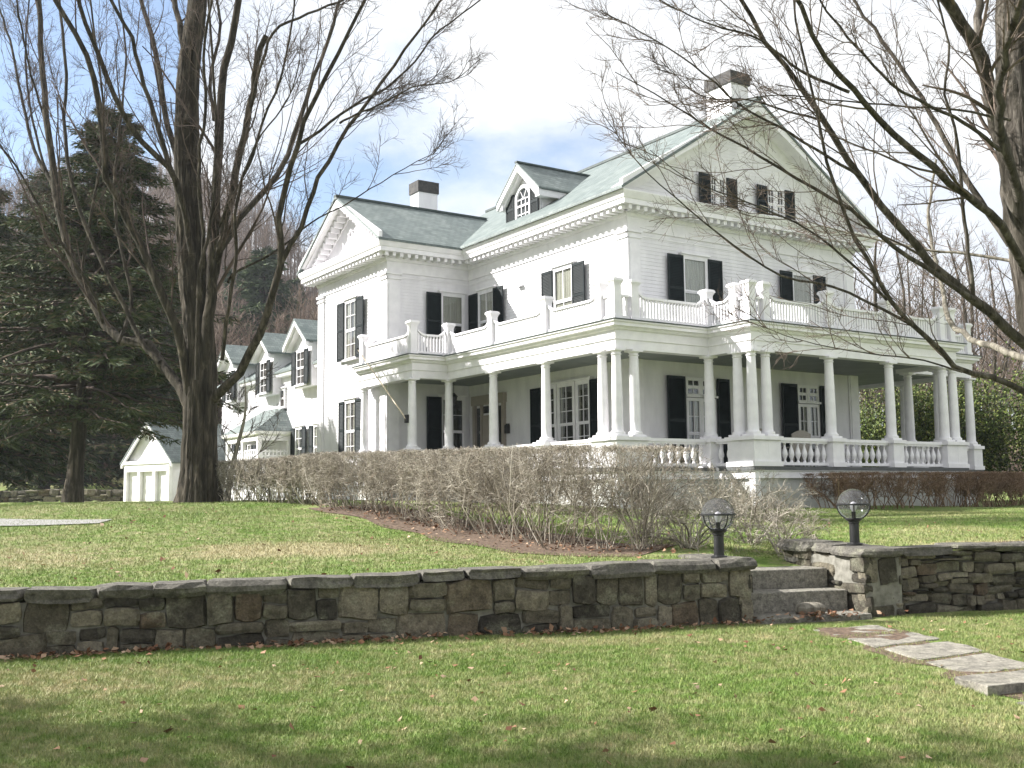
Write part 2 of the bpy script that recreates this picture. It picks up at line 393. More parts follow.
# ------------------------------------------------------------------ terrain
def sstep(a, b, x): q = np.clip((x - a) / (b - a), 0, 1); return q * q * (3 - 2 * q)
def wall_y(x): return 12.0 + (np.clip(x, -16, 14) + 5.7) * .289        # front face line of the retaining walls
def cap_z(x): return .72 + (np.clip(x, -12, 12) + 5.7) * .0155
def upper_z(x, y):
    t_ = y - wall_y(x) - .4
    far = 1.60 + (1.26 - 1.60) * sstep(-6, 7, x)
    z0 = cap_z(x) - .07
    r = np.clip(t_ / 14.5, 0, 1); r = r * (1 - .0) ; r = r - .12 * np.sin(2 * np.pi * r) * .5
    z = z0 + (far - z0) * r
    z = z + .05 * np.sin(x * .9 + 1) * np.sin(y * .7) * sstep(1, 5, t_)
    # rising ground and hill far behind
    z = z + 1.9 * sstep(64, 100, y) * sstep(4, -14, x) + 1.2 * sstep(90, 140, y)
    hill = 54 * sstep(12, -70, x) * sstep(78, 235, y) + 10 * sstep(60, 200, y) * sstep(-20, 30, x)
    return z + hill + 26 * sstep(-50, 0, x) * sstep(200, 420, y) * .4
def ground_z(x, y):
    x = np.asarray(x, float); y = np.asarray(y, float)
    t_ = y - wall_y(x)
    opening = (x > 3.2) & (x < 4.9)
    ts = np.where(opening, 1.35, np.where(x >= 4.9, .42, .22))
    low = .012 * np.sin(x * 1.3) * np.sin(y * 1.7 + .5)
    w = np.clip((t_ - ts) / .12 + .5, 0, 1)
    up_ = upper_z(x, y)
    up_ = np.where(opening, .60 + (up_ - .60) * sstep(1.4, 4.0, t_), up_)
    return low * (1 - w) + w * up_
xs = np.concatenate([np.linspace(-420, -60, 25)[:-1], np.linspace(-60, -12, 33)[:-1], np.linspace(-12, 12, 241)[:-1], np.linspace(12, 60, 33)[:-1], np.linspace(60, 420, 25)])
ts_ = np.concatenate([np.linspace(-60, -12, 9)[:-1], np.linspace(-12, 0, 60)[:-1], [.0, .14, .17, .2, .23, .26, .3, .35, .39, .42, .45, .49, .65, .85, 1.05, 1.2, 1.28, 1.32, 1.38, 1.42, 1.6], np.linspace(2, 20, 91), np.linspace(20, 90, 90)[1:], np.linspace(90, 700, 100)[1:]])
X, Tt = np.meshgrid(xs, ts_)
Y = wall_y(X) + Tt
Z = ground_z(X, Y)
nr, ncl = X.shape
idx = np.arange(nr * ncl).reshape(nr, ncl)
Fq = np.stack([idx[:-1, :-1], idx[:-1, 1:], idx[1:, 1:], idx[1:, :-1]], -1).reshape(-1, 4)
go = np_mesh('lawn', [(np.stack([X, Y, Z], -1).reshape(-1, 3), Fq)], 'lawn', smooth=True); tag(go, kind='structure')

def patch(name, poly_fn, mat, kind='structure', n=40, lift=.012):
    """thin sheet lying on the ground; poly_fn(s,t) -> x,y"""
    S, T_ = np.meshgrid(np.linspace(0, 1, n), np.linspace(0, 1, n))
    x, y = poly_fn(S, T_); z = ground_z(x, y) + lift
    i2 = np.arange(n * n).reshape(n, n)
    f = np.stack([i2[:-1, :-1], i2[:-1, 1:], i2[1:, 1:], i2[1:, :-1]], -1).reshape(-1, 4)
    o = np_mesh(name, [(np.stack([x, y, z], -1).reshape(-1, 3), f)], mat, smooth=True)
    return tag(o, kind=kind)

# hedge centre line: near end by the steps, back to the left, then along the lawn edge
HEDGE = np.array([(2.3, 17.1), (.9, 17.7), (-.3, 19.6), (-1.6, 21.9), (-2.9, 23.6), (-4.0, 25.0)])
def along(path, u):
    seg = np.linalg.norm(np.diff(path, axis=0), axis=1); cum = np.concatenate([[0], np.cumsum(seg)]); L = cum[-1]
    d = np.asarray(u) * L
    return np.stack([np.interp(d, cum, path[:, 0]), np.interp(d, cum, path[:, 1])], -1)
def bed(S, T_):
    p = along(HEDGE, S); q = along(HEDGE, np.clip(S + .01, 0, 1)); q0 = along(HEDGE, np.clip(S - .01, 0, 1)); d = q - q0; d /= np.linalg.norm(d, axis=-1, keepdims=True)
    nrm = np.stack([d[..., 1], -d[..., 0]], -1) * -1
    w = (T_ - .5) * 2
    o = np.where(w < 0, 1.0, 1.35 - .45 * S) * w + .12 * np.sin(S * 23) * np.abs(w)
    return p[..., 0] + nrm[..., 0] * o, p[..., 1] + nrm[..., 1] * o
patch('mulch_bed', bed, 'mulch', n=60)
patch('soil_patch', lambda S, T_: (7.4 + 3.0 * S, 17.2 + .35 * S + (T_ - .5) * (.55 + .3 * np.sin(S * 9))), 'mulch', n=24)
def drive(S, T_):
    x = -40 + 32.2 * S; return x, 20.9 + (T_ - .5) * (2.6 - 1.9 * S ** 3) + (1 - S) * 1.5 + .0 * x
patch('driveway', drive, 'gravel', n=60, lift=.02)

# ------------------------------------------------------------------ thin spring haze
hz_m = bpy.data.materials.new('haze'); hz_m.use_nodes = True; ht = hz_m.node_tree; ht.nodes.clear()
pv = ht.nodes.new('ShaderNodeVolumePrincipled'); pv.inputs['Color'].default_value = (.86, .92, 1, 1); pv.inputs['Density'].default_value = HAZE; pv.inputs['Anisotropy'].default_value = .3
ho_ = ht.nodes.new('ShaderNodeOutputMaterial'); ht.links.new(pv.outputs[0], ho_.inputs['Volume']); MATS['haze'] = hz_m
hzb = MB(); hzb.box(-440, 440, -90, 730, -12, 150)
tag(hzb.build('haze', 'haze'), kind='stuff')

# ------------------------------------------------------------------ the mansion
YAW = .585
OX, OY = 2.81, 29.46
house = empty('mansion', (OX, OY, 0), YAW)
tag(house, 'large white clapboard mansion with slate roof and columned wraparound porch', 'house')
fx = lambda xw: (lambda a, o, z: (xw - o, a, z))        # wall facing the sunny front (along = local y)
fy = lambda yw: (lambda a, o, z: (a, yw - o, z))        # wall facing the shaded side (along = local x)
fyb = lambda yw: (lambda a, o, z: (a, yw + o, z))       # wall facing away along +y
def place(v, u, z=0):
    return np.array((OX + v * math.cos(YAW) - u * math.sin(YAW), OY + v * math.sin(YAW) + u * math.cos(YAW), z))

def clap(mb, mp, a0, a1, z0, z1, lim=None, step=.118):
    z = z0
    while z < z1 - .02:
        zt = min(z + step, z1)
        l0, r0 = (a0, a1) if lim is None else lim(z)
        l1, r1 = (a0, a1) if lim is None else lim(zt)
        if r0 - l0 > .02:
            if r1 < l1: l1 = r1 = (l1 + r1) / 2
            mb.add([mp(l0, .002, z), mp(r0, .002, z), mp(r0, .013, z), mp(l0, .013, z), mp(r1, .002, zt), mp(l1, .002, zt)], [(0, 1, 2, 3), (3, 2, 4, 5)])
        z = zt
XW, YW, WX, WY1, WY2 = 2.83, 2.72, -.667, 12.32, 18.47
XB = 13.39
EZ, RZ, RX = 11.03, 14.94, 8.11
# clapboard walls, each wall a part
w = MB(); clap(w, fx(XW), YW, WY1, 2.2, 10.3); w.box(XW + .004, XW + .2, YW + .02, WY1, 1.0, 10.9); w.build('front_wall', 'white_paint', house)
w = MB(); clap(w, fy(YW), XW, XB, 2.2, 10.3); w.box(XW + .2, XB, YW + .004, YW + .2, 1.0, 10.9); w.build('side_wall', 'white_paint', house)
w = MB(); w.box(XB - .2, XB, YW + .2, 19, 1.0, 10.9); w.box(XW + .2, XB - .2, 18.8, 19, 1, 10.9); w.build('rear_wall', 'white_paint', house)
w = MB(); clap(w, fx(WX), WY1, WY2, 1.9, 10.3); w.box(WX + .004, WX + .2, WY1 + .02, WY2 - .02, .8, 10.9); w.build('wing_front_wall', 'white_paint', house)
w = MB(); clap(w, fy(WY1), WX, XW, 2.2, 10.3); w.box(WX + .2, XW, WY1 + .004, WY1 + .2, .8, 10.9)
clap(w, fyb(WY2), WX, XW, 1.9, 10.3); w.box(WX + .2, XW, WY2 - .2, WY2 - .004, .8, 10.9); w.build('wing_side_wall', 'white_paint', house)
# gable triangles
slope = (RZ - EZ) / (RX - 2.107)
w = MB(); g = lambda z: (2.5 + (z - EZ) / slope, 13.72 - (z - EZ) / slope)
clap(w, fy(YW), 0, 0, EZ, RZ - .35, lambda z: (max(XW - .5, g(z)[0]), g(z)[1])); w.prism([(2.6, EZ), (13.6, EZ), (RX, RZ - .3)], fy(YW), -.15, -.004)
w.build('gable_wall', 'white_paint', house)
wm = (WY1 + WY2) / 2; WRZ = 13.37; WEZ = 10.97; ws = (WRZ - WEZ) / (wm - (WY1 - .68))
w = MB(); w.prism([(WY1 - .1, WEZ), (WY2 + .1, WEZ), (wm, WRZ - .25)], fx(WX), -.15, .002)
w.build('pediment_wall', 'white_paint', house)
# carved swag in the pediment
w = MB()
for sgn in (-1, 1):
    pts = [(WX - .05 - .03 * math.sin(q * 3), wm + sgn * (.1 + .62 * q), 11.75 - .28 * math.sin(q * math.pi) + .05 * q) for q in np.linspace(0, 1, 9)]
    w.tube(pts, [.03 + .03 * math.sin(q * math.pi) for q in np.linspace(0, 1, 9)], 6)
for k in range(10):
    a = k * math.pi / 5; w.tube([(WX - .05, wm + .14 * math.cos(a), 11.95 + .2 * math.sin(a)), (WX - .07, wm + .22 * math.cos(a + .5), 11.95 + .3 * math.sin(a + .5))], .035, 5)
w.build('carved_swag', 'white_trim', house)

# corner pilasters
def pilaster(spots, z0):
    w = MB()
    for (mp, a0, a1) in spots:
        w.mbox(mp, a0, a1, .0, .06, z0, 10.0); w.mbox(mp, a0 + .07, a1 - .07, .06, .085, z0 + .4, 9.55)
        w.mbox(mp, a0 - .03, a1 + .03, .0, .10, 9.72, 9.82); w.mbox(mp, a0 - .05, a1 + .05, .0, .13, 9.9, 10.0)
    w.build('pilaster', 'white_trim', house)
pilaster([(fx(XW), YW - .07, YW + .46), (fy(YW), XW - .058, XW + .46)], 2.3)
pilaster([(fx(WX), WY1 - .07, WY1 + .5), (fy(WY1), WX - .058, WX + .5)], 1.0)
pilaster([(fx(WX), WY2 - .5, WY2 + .07), (fyb(WY2), WX - .058, WX + .5)], 1.0)
pilaster([(fy(YW), XB - .46, XB + .06)], 2.3)
# main cornice
PATH = [(XW, WY2 + 1), (XW, WY2), (WX, WY2), (WX, WY1), (XW, WY1), (XW, YW), (XB, YW), (XB, 18.9)]
w = MB(); w.sweep(PATH, [(.001, 9.98), (.05, 9.98), (.05, 10.38), (.10, 10.40), (.13, 10.47), (.13, 10.63), (.60, 10.63), (.60, 10.78), (.63, 10.80), (.68, 10.90), (.72, 10.99), (.72, EZ), (.001, EZ)])
w.sweep(PATH, [(.001, 9.80), (.03, 9.80), (.03, 9.86), (.001, 9.86)])
def blocks(w, mp, a0, a1, z0=10.49, z1=10.627, step=.31, o0=.125, o1=.53):
    n = max(1, int(round((a1 - a0) / step)))
    for k in range(n + 1):
        a = a0 + (a1 - a0) * k / n; w.mbox(mp, a - .065, a + .065, o0, o1, z0, z1)
w.build('cornice', 'white_trim', house)
w = MB(); blocks(w, fx(XW), YW - .3, WY1 - .7); blocks(w, fy(YW), XW - .3, XB + .3); blocks(w, fx(WX), WY1 - .3, WY2 + .3); blocks(w, fy(WY1), WX - .3, XW - .7)
w.build('modillions', 'white_trim', house)
# roofs
def chevron(m_, e0, e1, zr, ze, th): return [(e0, ze), (m_, zr), (e1, ze), (e1, ze + th), (m_, zr + th * 1.15), (e0, ze + th)]
w = MB(); w.prism(chevron(RX, 2.03, 14.19, RZ, EZ - .02, .09), lambda a, o, z: (a, o, z), 1.98, 19.3); roof = w.build('roof', 'slate_main', house)
w = MB(); w.prism(chevron(wm, WY1 - .74, WY2 + .74, WRZ, WEZ - .005, .09), lambda a, o, z: (o, a, z), WX - .74, 5.95); w.build('wing_roof', 'slate_cross', house)
w = MB(); w.box(RX - .12, RX + .12, 1.96, 19.3, RZ + .06, RZ + .16); w.box(WX - .75, 5.55, wm - .11, wm + .11, WRZ + .06, WRZ + .15); w.build('ridge_cap', 'roof_edge', house)
# raking cornices
w = MB()
w.prism(chevron(RX, 2.1, 14.12, RZ - .32, EZ + .012, .30), lambda a, o, z: (a, o, z), 2.02, 2.16)
w.prism(chevron(RX, 2.2, 14.02, RZ - .20, EZ + .014, .18), lambda a, o, z: (a, o, z), 2.16, YW - .002)
w.prism(chevron(RX, 2.65, 13.57, RZ - .75, EZ + .016, .52), lambda a, o, z: (a, o, z), YW - .06, YW - .003)
w.build('raking_cornice', 'white_trim', house); w = MB()
w.prism(chevron(wm, WY1 - .68, WY2 + .68, WRZ - .30, WEZ + .06, .285), lambda a, o, z: (o, a, z), WX - .70, WX - .56)
w.prism(chevron(wm, WY1 - .50, WY2 + .50, WRZ - .20, WEZ + .062, .17), lambda a, o, z: (o, a, z), WX - .56, WX - .004)
w.prism(chevron(wm, WY1 - .1, WY2 + .1, WRZ - .55, WEZ + .064, .36), lambda a, o, z: (o, a, z), WX - .05, WX - .006)
nb_ = 13
for sgn in (-1, 1):
    for k in range(1, nb_):
        q = k / nb_; a = wm + sgn * q * (wm - WY1 + .3); z = WRZ - .32 - q * (wm - WY1 + .3) * ws
        w.box(WX - .45, WX - .07, a - .065, a + .065, z - .13, z + .12)
w.build('pediment_cornice', 'white_trim', house)
# chimneys
def chimney(cx, cy, lx, ly, z0, z1, cap):
    w = MB(); w.box(cx - lx, cx + lx, cy - ly, cy + ly, z0, z1); c = w.build('chimney', 'white_paint', house)
    w = MB(); w.box(cx - lx - .05, cx + lx + .05, cy - ly - .05, cy + ly + .05, z1, z1 + cap); w.box(cx - lx + .12, cx + lx - .12, cy - ly + .12, cy + ly - .12, z1 + cap, z1 + cap + .06)
    w.build('cap', 'chimney_cap', c)
chimney(8.15, 3.5, .42, .60, 13.6, 15.85, .42)
chimney(4.0, 18.0, .47, .38, 10.9, 14.95, .5)

# windows -----------------------------------------------------------------
def window(mp, a0, a1, z0, z1, cols=3, rows=2, parent=house, shutters=(0, 0), curtain=.28, case=.10, blind=0, hood=True, name='window'):
    w = MB(); d = .11
    w.mbox(mp, a0 - case, a0, .0, d, z0, z1); w.mbox(mp, a1, a1 + case, .0, d, z0, z1)
    w.mbox(mp, a0 - case, a1 + case, .0, d, z1, z1 + case)
    if hood: w.mbox(mp, a0 - case - .05, a1 + case + .05, .0, d + .06, z1 + case, z1 + case + .06)
    win = w.build(name, 'white_trim', parent)
    w = MB(); w.mbox(mp, a0 - case - .04, a1 + case + .04, .0, d + .07, z0 - .07, z0); w.build('sill', 'white_trim', win)
    w = MB(); zm = (z0 + z1) / 2; t_ = .035
    for (za, zb, oo) in ((z0, zm, .055), (zm, z1, .075)):
        w.mbox(mp, a0, a0 + t_ * 1.3, oo, oo + .03, za, zb); w.mbox(mp, a1 - t_ * 1.3, a1, oo, oo + .03, za, zb)
        w.mbox(mp, a0 + t_ * 1.3, a1 - t_ * 1.3, oo, oo + .03, za, za + t_ * 1.4); w.mbox(mp, a0 + t_ * 1.3, a1 - t_ * 1.3, oo, oo + .03, zb - t_ * 1.4, zb)
        for k in range(1, cols):
            a = a0 + (a1 - a0) * k / cols; w.mbox(mp, a - .012, a + .012, oo + .004, oo + .026, za + t_ * 1.4, zb - t_ * 1.4)
        for k in range(1, rows):
            z = za + (zb - za) * k / rows; w.mbox(mp, a0 + t_ * 1.3, a1 - t_ * 1.3, oo + .007, oo + .023, z - .012, z + .012)
    w.build('sash', 'white_trim', win)
    w = MB(); w.mbox(mp, a0 + .01, a1 - .01, .066, .069, z0 + .01, z1 - .01); w.build('pane', 'window_glass', win)
    w = MB(); w.mbox(mp, a0, a1, .017, .021, z0, z1); w.build('room_shade_board', 'room_shade_tone', win)  # thin dark board behind the pane; the room's shade is its colour
    if curtain or blind:
        w = MB()
        def cloth(c0, c1, zb_, zt):
            n = max(6, int((c1 - c0) / .03)); vs = []
            for k in range(n + 1):
                a = c0 + (c1 - c0) * k / n; o = .040 + .010 * math.sin(k * 1.9); vs += [mp(a, o, zb_), mp(a, o, zt)]
            w.add(vs, [(2 * k, 2 * k + 2, 2 * k + 3, 2 * k + 1) for k in range(n)])
        wd = a1 - a0
        if curtain: cloth(a0 + .02, a0 + wd * curtain, z0 + .02, z1 - .02); cloth(a1 - wd * curtain, a1 - .02, z0 + .02, z1 - .02)
        if blind: cloth(a0 + .02, a1 - .02, z1 - blind * (z1 - z0), z1 - .02)
        w.build('curtain', 'curtain', win)
    for k, sgn in enumerate((-1, 1)):
        if shutters[k]:
            e = a0 - case * .6 if sgn < 0 else a1 + case * .6
            b0, b1 = (e - shutters[k], e) if sgn < 0 else (e, e + shutters[k])
            shutter(mp, b0, b1, z0 - .02, z1 + .04, parent)
    return win
def shutter(mp, b0, b1, z0, z1, parent, o=.115):
    w = MB(); s_ = .055
    w.mbox(mp, b0, b0 + s_, o, o + .045, z0, z1); w.mbox(mp, b1 - s_, b1, o, o + .045, z0, z1)
    zs = [z0, z0 + (z1 - z0) * .52, z1]
    for z in (z0, zs[1] - .04, z1 - .09): w.mbox(mp, b0 + s_, b1 - s_, o + .002, o + .043, z, z + .09)
    w.mbox(mp, b0 + s_, b1 - s_, o + .004, o + .010, z0, z1)
    z = z0 + .11
    while z < z1 - .12:
        w.add([mp(b0 + s_, o + .012, z + .05), mp(b1 - s_, o + .012, z + .05), mp(b1 - s_, o + .04, z), mp(b0 + s_, o + .04, z)], [(0, 1, 2, 3)]); z += .052
    return w.build('shutter', 'shutter_paint', parent)
UZ0, UZ1 = 7.12, 9.33
window(fx(XW), 10.42, 11.42, UZ0, UZ1, 2, 1, shutters=(.66, .62), curtain=.2, blind=.5)
window(fx(XW), 5.53, 6.55, UZ0, UZ1, 2, 1, shutters=(.66, .62), curtain=.3, blind=.6)
window(fy(WY1), 1.58, 2.5, UZ0, UZ1, 1, 1, shutters=(.62, 0), curtain=0, blind=.5)
window(fx(WX), 14.80, 15.76, 7.08, 9.33, 2, 2, shutters=(.66, .62), curtain=.3)
window(fx(WX), 14.82, 15.72, 3.1, 5.40, 2, 2, shutters=(.66, .45), curtain=.3)
window(fy(YW), 5.07, 6.05, UZ0, UZ1, 1, 1, shutters=(.66, .62), curtain=0, blind=.97)
window(fy(YW), 10.15, 11.12, UZ0, UZ1, 1, 1, shutters=(.6, .62), curtain=0, blind=.97)
GZ0 = 11.12
for (c0, c1) in ((6.32, 7.07), (9.0, 9.88)):
    cm = (c0 + c1) / 2
    window(fy(YW), c0 + .04, cm - .06, GZ0, 12.22, 2, 2, shutters=(.5, 0), curtain=0, case=.07, hood=False)
    window(fy(YW), cm + .06, c1 - .04, GZ0, 12.22, 2, 2, shutters=(0, .47), curtain=0, case=.07, hood=False)
# under the porch
window(fy(WY1), 1.58, 2.5, 2.9, 5.38, 1, 2, shutters=(.62, 0), curtain=0)
for (c0, c1, sh) in ((4.72, 5.35, (0, 0)), (5.58, 6.38, (0, 0)), (6.62, 7.33, (.0, .62))):
    window(fx(XW), c0, c1, 2.75, 5.36, 2, 3, shutters=sh if sh[1] and c0 < 5 else (0, sh[1]), curtain=.16, case=.09)
shutter(fx(XW), 4.08, 4.62, 2.7, 5.42, house)
for (c0, c1) in ((5.05, 6.28), (10.22, 11.22)):
    cm = (c0 + c1) / 2
    for (d0, d1) in ((c0, cm - .03), (cm + .03, c1)):
        window(fy(YW), d0 + .02, d1 - .02, 2.55, 4.72, 2, 2, curtain=.38, case=.05, hood=False, name='glazed_door')
        window(fy(YW), d0 + .02, d1 - .02, 4.86, 5.38, 2, 1, curtain=0, case=.05, hood=False, name='transom_window')
    shutter(fy(YW), c0 - .85, c0 - .1, 2.5, 5.44, house); shutter(fy(YW), c1 + .08, c1 + .62, 2.5, 5.44, house)
# front door with sidelights
w = MB(); mp = fx(XW)
w.mbox(mp, 9.75, 9.9, 0, .13, 2.46, 5.1); w.mbox(mp, 11.75, 11.9, 0, .13, 2.46, 5.1); w.mbox(mp, 9.7, 11.95, 0, .16, 5.1, 5.45); w.mbox(mp, 10.25, 10.35, 0, .1, 2.46, 5.1); w.mbox(mp, 11.3, 11.4, 0, .1, 2.46, 5.1)
dr = w.build('front_door', 'door_paint', house)
w = MB(); w.mbox(mp, 10.36, 11.29, .02, .06, 2.5, 4.7)
for z0, z1 in ((2.65, 3.4), (3.55, 4.55)):
    for a0 in (10.46, 10.88): w.mbox(mp, a0, a0 + .32, .06, .075, z0, z1)
w.build('door_leaf', 'door_paint', dr)
w = MB(); w.lathe([(.0, 0), (.035, .01), (.035, .05), (0, .06)], 10, (XW - .11, 10.44, 3.5)); w.build('handle', 'dark_metal', dr)
w = MB(); w.mbox(mp, 9.92, 10.23, .03, .034, 2.9, 5.0); w.mbox(mp, 11.42, 11.73, .03, .034, 2.9, 5.0); w.mbox(mp, 10.37, 11.28, .03, .034, 4.78, 5.05); w.build('pane', 'window_glass', dr)
w = MB(); w.mbox(mp, 9.91, 10.24, .017, .02, 2.9, 5.0); w.mbox(mp, 11.41, 11.74, .017, .02, 2.9, 5.0); w.mbox(mp, 10.36, 11.29, .017, .02, 4.78, 5.05); w.build('room_shade_board', 'room_shade_tone', dr)  # dark boards painted as the unlit hall behind sidelights and transom
w = MB(); w.mbox(mp, 9.5, 9.68, .02, .14, 3.95, 4.25); w.mbox(mp, 9.52, 9.66, .02, .10, 4.25, 4.3); w.build('mailbox', 'dark_metal', house)
# hanging lantern
w = MB(); w.tube([(1.3, 10.9, 5.92), (1.3, 10.9, 5.45)], .012, 5); w.lathe([(.02, 0), (.10, .06), (.13, .32), (.16, .34), (.03, .48)], 8, (1.3, 10.9, 4.98)); w.build('porch_lantern', 'dark_metal', house)

# dormer ------------------------------------------------------------------
DX, DC, DH = 3.4, 9.22, 1.02
droot = MB(); mp = fx(DX); dz0 = EZ + (DX - 2.107) * slope
clap(droot, mp, DC - DH, DC + DH, dz0 - .1, 12.6)
for yy, f_ in ((DC - DH, fy(DC - DH)), (DC + DH, fyb(DC + DH))):
    z = dz0 - .1
    while z < 12.6:
        xe = 2.107 + (z + .1 - EZ) / slope
        droot.add([f_(DX, .002, z), f_(6.0, .002, z), f_(6.0, .014, z), f_(DX, .014, z), f_(6.0, .002, z + .118), f_(DX, .002, z + .118)], [(0, 1, 2, 3), (3, 2, 4, 5)]); z += .118
droot.prism([(DC - DH, 12.55), (DC + DH, 12.55), (DC, 13.65)], mp, -.1, -.004); droot.box(DX + .01, 5.2, DC - DH + .01, DC + DH - .01, dz0 - .1, 12.5)
dorm = droot.build('dormer', 'white_paint', house)
w = MB()
w.prism([(DC - 1.42, 12.60), (DC, 13.83), (DC + 1.42, 12.60), (DC + 1.42, 12.67), (DC, 13.91), (DC - 1.42, 12.67)], lambda a, o, z: (o, a, z), DX - .38, 6.6)
w.build('dormer_roof', 'slate_cross', dorm)
w = MB()
w.prism([(DC - 1.38, 12.38), (DC, 13.58), (DC + 1.38, 12.38), (DC + 1.38, 12.62), (DC, 13.82), (DC - 1.38, 12.62)], lambda a, o, z: (o, a, z), DX - .36, DX - .24)
w.prism([(DC - 1.16, 12.34), (DC, 13.5), (DC + 1.16, 12.34), (DC + 1.16, 12.58), (DC, 13.74), (DC - 1.16, 12.58)], lambda a, o, z: (o, a, z), DX - .24, DX - .02)
for sgn in (-1, 1): w.box(DX - .3, 5.3, DC + sgn * 1.22 - .14, DC + sgn * 1.22 + .14, 12.36, 12.60)
w.box(DX - .06, DX - .02, DC - DH - .02, DC - DH + .12, dz0 - .1, 12.6); w.box(DX - .06, DX - .02, DC + DH - .12, DC + DH + .02, dz0 - .1, 12.6)
w.build('dormer_trim', 'white_trim', dorm)
w = MB(); w.box(DX - .4, 6.6, DC - .08, DC + .08, 13.885, 13.95); w.build('ridge_cap', 'roof_edge', dorm)
# arched window of the dormer
WC, wh = 9.22, .40; zsp = 12.58
w = MB(); n = 14
arc = [(WC + (wh + .12) * math.cos(q), zsp + (wh + .12) * math.sin(q)) for q in np.linspace(0, math.pi, n)]
arci = [(WC + wh * math.cos(q), zsp + wh * math.sin(q)) for q in np.linspace(0, math.pi, n)]
for k in range(n - 1): w.prism([arc[k], arc[k + 1], arci[k + 1], arci[k]], mp, 0, .12)
w.mbox(mp, WC - wh - .12, WC - wh, 0, .12, 11.72, zsp); w.mbox(mp, WC + wh, WC + wh + .12, 0, .12, 11.72, zsp); w.mbox(mp, WC - wh - .16, WC + wh + .16, 0, .16, 11.64, 11.72)
for z in (12.02, 12.58): w.mbox(mp, WC - wh, WC + wh, .06, .085, z - .018, z + .018)
w.mbox(mp, WC - wh, WC + wh, .06, .095, 12.30, 12.37)
for a in (-.133, .133): w.mbox(mp, WC + a - .014, WC + a + .014, .062, .083, 11.72, 12.62)
for a in (math.pi * .33, math.pi * .67): w.prism([(WC - .012, zsp), (WC + .012, zsp), (WC + wh * math.cos(a) + .012, zsp + wh * math.sin(a)), (WC + wh * math.cos(a) - .012, zsp + wh * math.sin(a))], mp, .062, .083)
w.build('arched_frame', 'white_trim', dorm)
w = MB(); w.prism(arci + [(WC - wh, 11.72), (WC + wh, 11.72)], mp, .045, .048); w.build('pane', 'window_glass', dorm)
w = MB(); w.prism(arci + [(WC - wh, 11.72), (WC + wh, 11.72)], mp, .018, .021); w.build('room_shade_board', 'room_shade_tone', dorm)  # arched board, its dark colour standing for the unlit attic
shutter(mp, WC - wh - .62, WC - wh - .13, 11.72, 12.85, dorm); shutter(mp, WC + wh + .13, WC + wh + .66, 11.72, 12.85, dorm)

# porch -------------------------------------------------------------------
EXX, FXX = 13.5, 16.95
PP = [(-1.395, 13.76), (-1.395, 9.28), (0, 9.28), (0, 0), (3.5, 0), (3.5, -1.71), (EXX, -1.71), (EXX, 0), (FXX, 0), (FXX, 8)]
BACK = [(XB, 8), (XB, YW), (XW, YW), (XW, WY1), (WX, WY1), (WX, 13.76)]
def inset(path, o):
    P = [Vector(p) for p in path]; out = []
    def nrm(a, b): d = (b - a).normalized(); return Vector((d.y, -d.x))
    for i in range(len(P)):
        if i == 0: mm = nrm(P[0], P[1])
        elif i == len(P) - 1: mm = nrm(P[-2], P[-1])
        else:
            n0 = nrm(P[i - 1], P[i]); n1_ = nrm(P[i], P[i + 1]); mm = (n0 + n1_) / (1 + n0.dot(n1_))
        q = P[i] + mm * o; out.append((q.x, q.y))
    return out
w = MB(); w.sweep(PP, [(-.62, 5.76), (-.27, 5.76), (-.27, 6.02), (-.235, 6.03), (-.235, 6.27), (-.17, 6.30), (-.14, 6.36), (-.05, 6.38), (-.05, 6.46), (0, 6.49), (0, 6.53), (-.62, 6.53)])
w.build('porch_entablature', 'white_trim', house)
w = MB(); w.slab(inset(PP, .03) + BACK, 6.535, 6.56); w.build('porch_roof', 'roof_edge', house)
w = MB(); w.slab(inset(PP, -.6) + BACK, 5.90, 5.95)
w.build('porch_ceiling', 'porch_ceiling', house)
w = MB(); w.slab(inset(PP, -.08) + BACK, 2.36, 2.46); w.build('porch_floor', 'porch_deck', house)
w = MB(); w.sweep(PP, [(-.62, 2.13), (-.16, 2.13), (-.16, 2.32), (-.10, 2.34), (-.10, 2.355), (-.62, 2.355)])
for (px_, py_) in ((.1, .1), (3.6, -1.61), (13.3, -1.61), (-1.29, 9.4)): w.box(px_ + .08, px_ + .3, py_ + .08, py_ + .3, .6, 2.13)
w.build('porch_skirt', 'white_trim', house)
w = MB(); w.sweep(inset(PP, -.26), [(-.3, .3), (0, .3), (0, 2.13), (-.3, 2.13)]); w.build('foundation', 'foundation', house)

RAIL = 3.31
def col_mesh():
    w = MB(); h = 5.76 - RAIL
    w.box(-.22, .22, -.22, .22, 0, .06)
    pr = [(.205, .06), (.215, .09), (.205, .13), (.175, .145), (.165, .17)]
    for k in range(9):
        q = k / 8; pr.append((.158 - .032 * q ** 1.8, .18 + (h - .36) * q))
    pr += [(.15, h - .165), (.15, h - .145), (.125, h - .14), (.128, h - .10), (.17, h - .06)]
    w.lathe(pr, 24, (0, 0, 0)); w.box(-.19, .19, -.19, .19, h - .06, h - .001)
    return w.build('column', 'white_trim', house, smooth=True)
col0 = col_mesh(); first = [True]
def column(x, y):
    if first[0]: col0.location = (x, y, RAIL); first[0] = False; return
    copy_part(col0, house, (x, y, RAIL))
C = .35
COLS = [(C, C), (C, .98), (.98, C), (C, 3.75), (C, 6.72), (C, 9.62), (-1.05, 9.7), (-1.05, 13.4),
        (3.85, C), (3.85, -.82), (3.85, -1.36), (4.42, -1.36), (7.11, -1.36), (9.9, -1.36), (12.6, -1.36), (13.15, -1.36), (13.15, -.8), (13.15, C), (16.6, C), (16.6, 3.1), (16.6, 7.6)]
for q in COLS: column(*q)
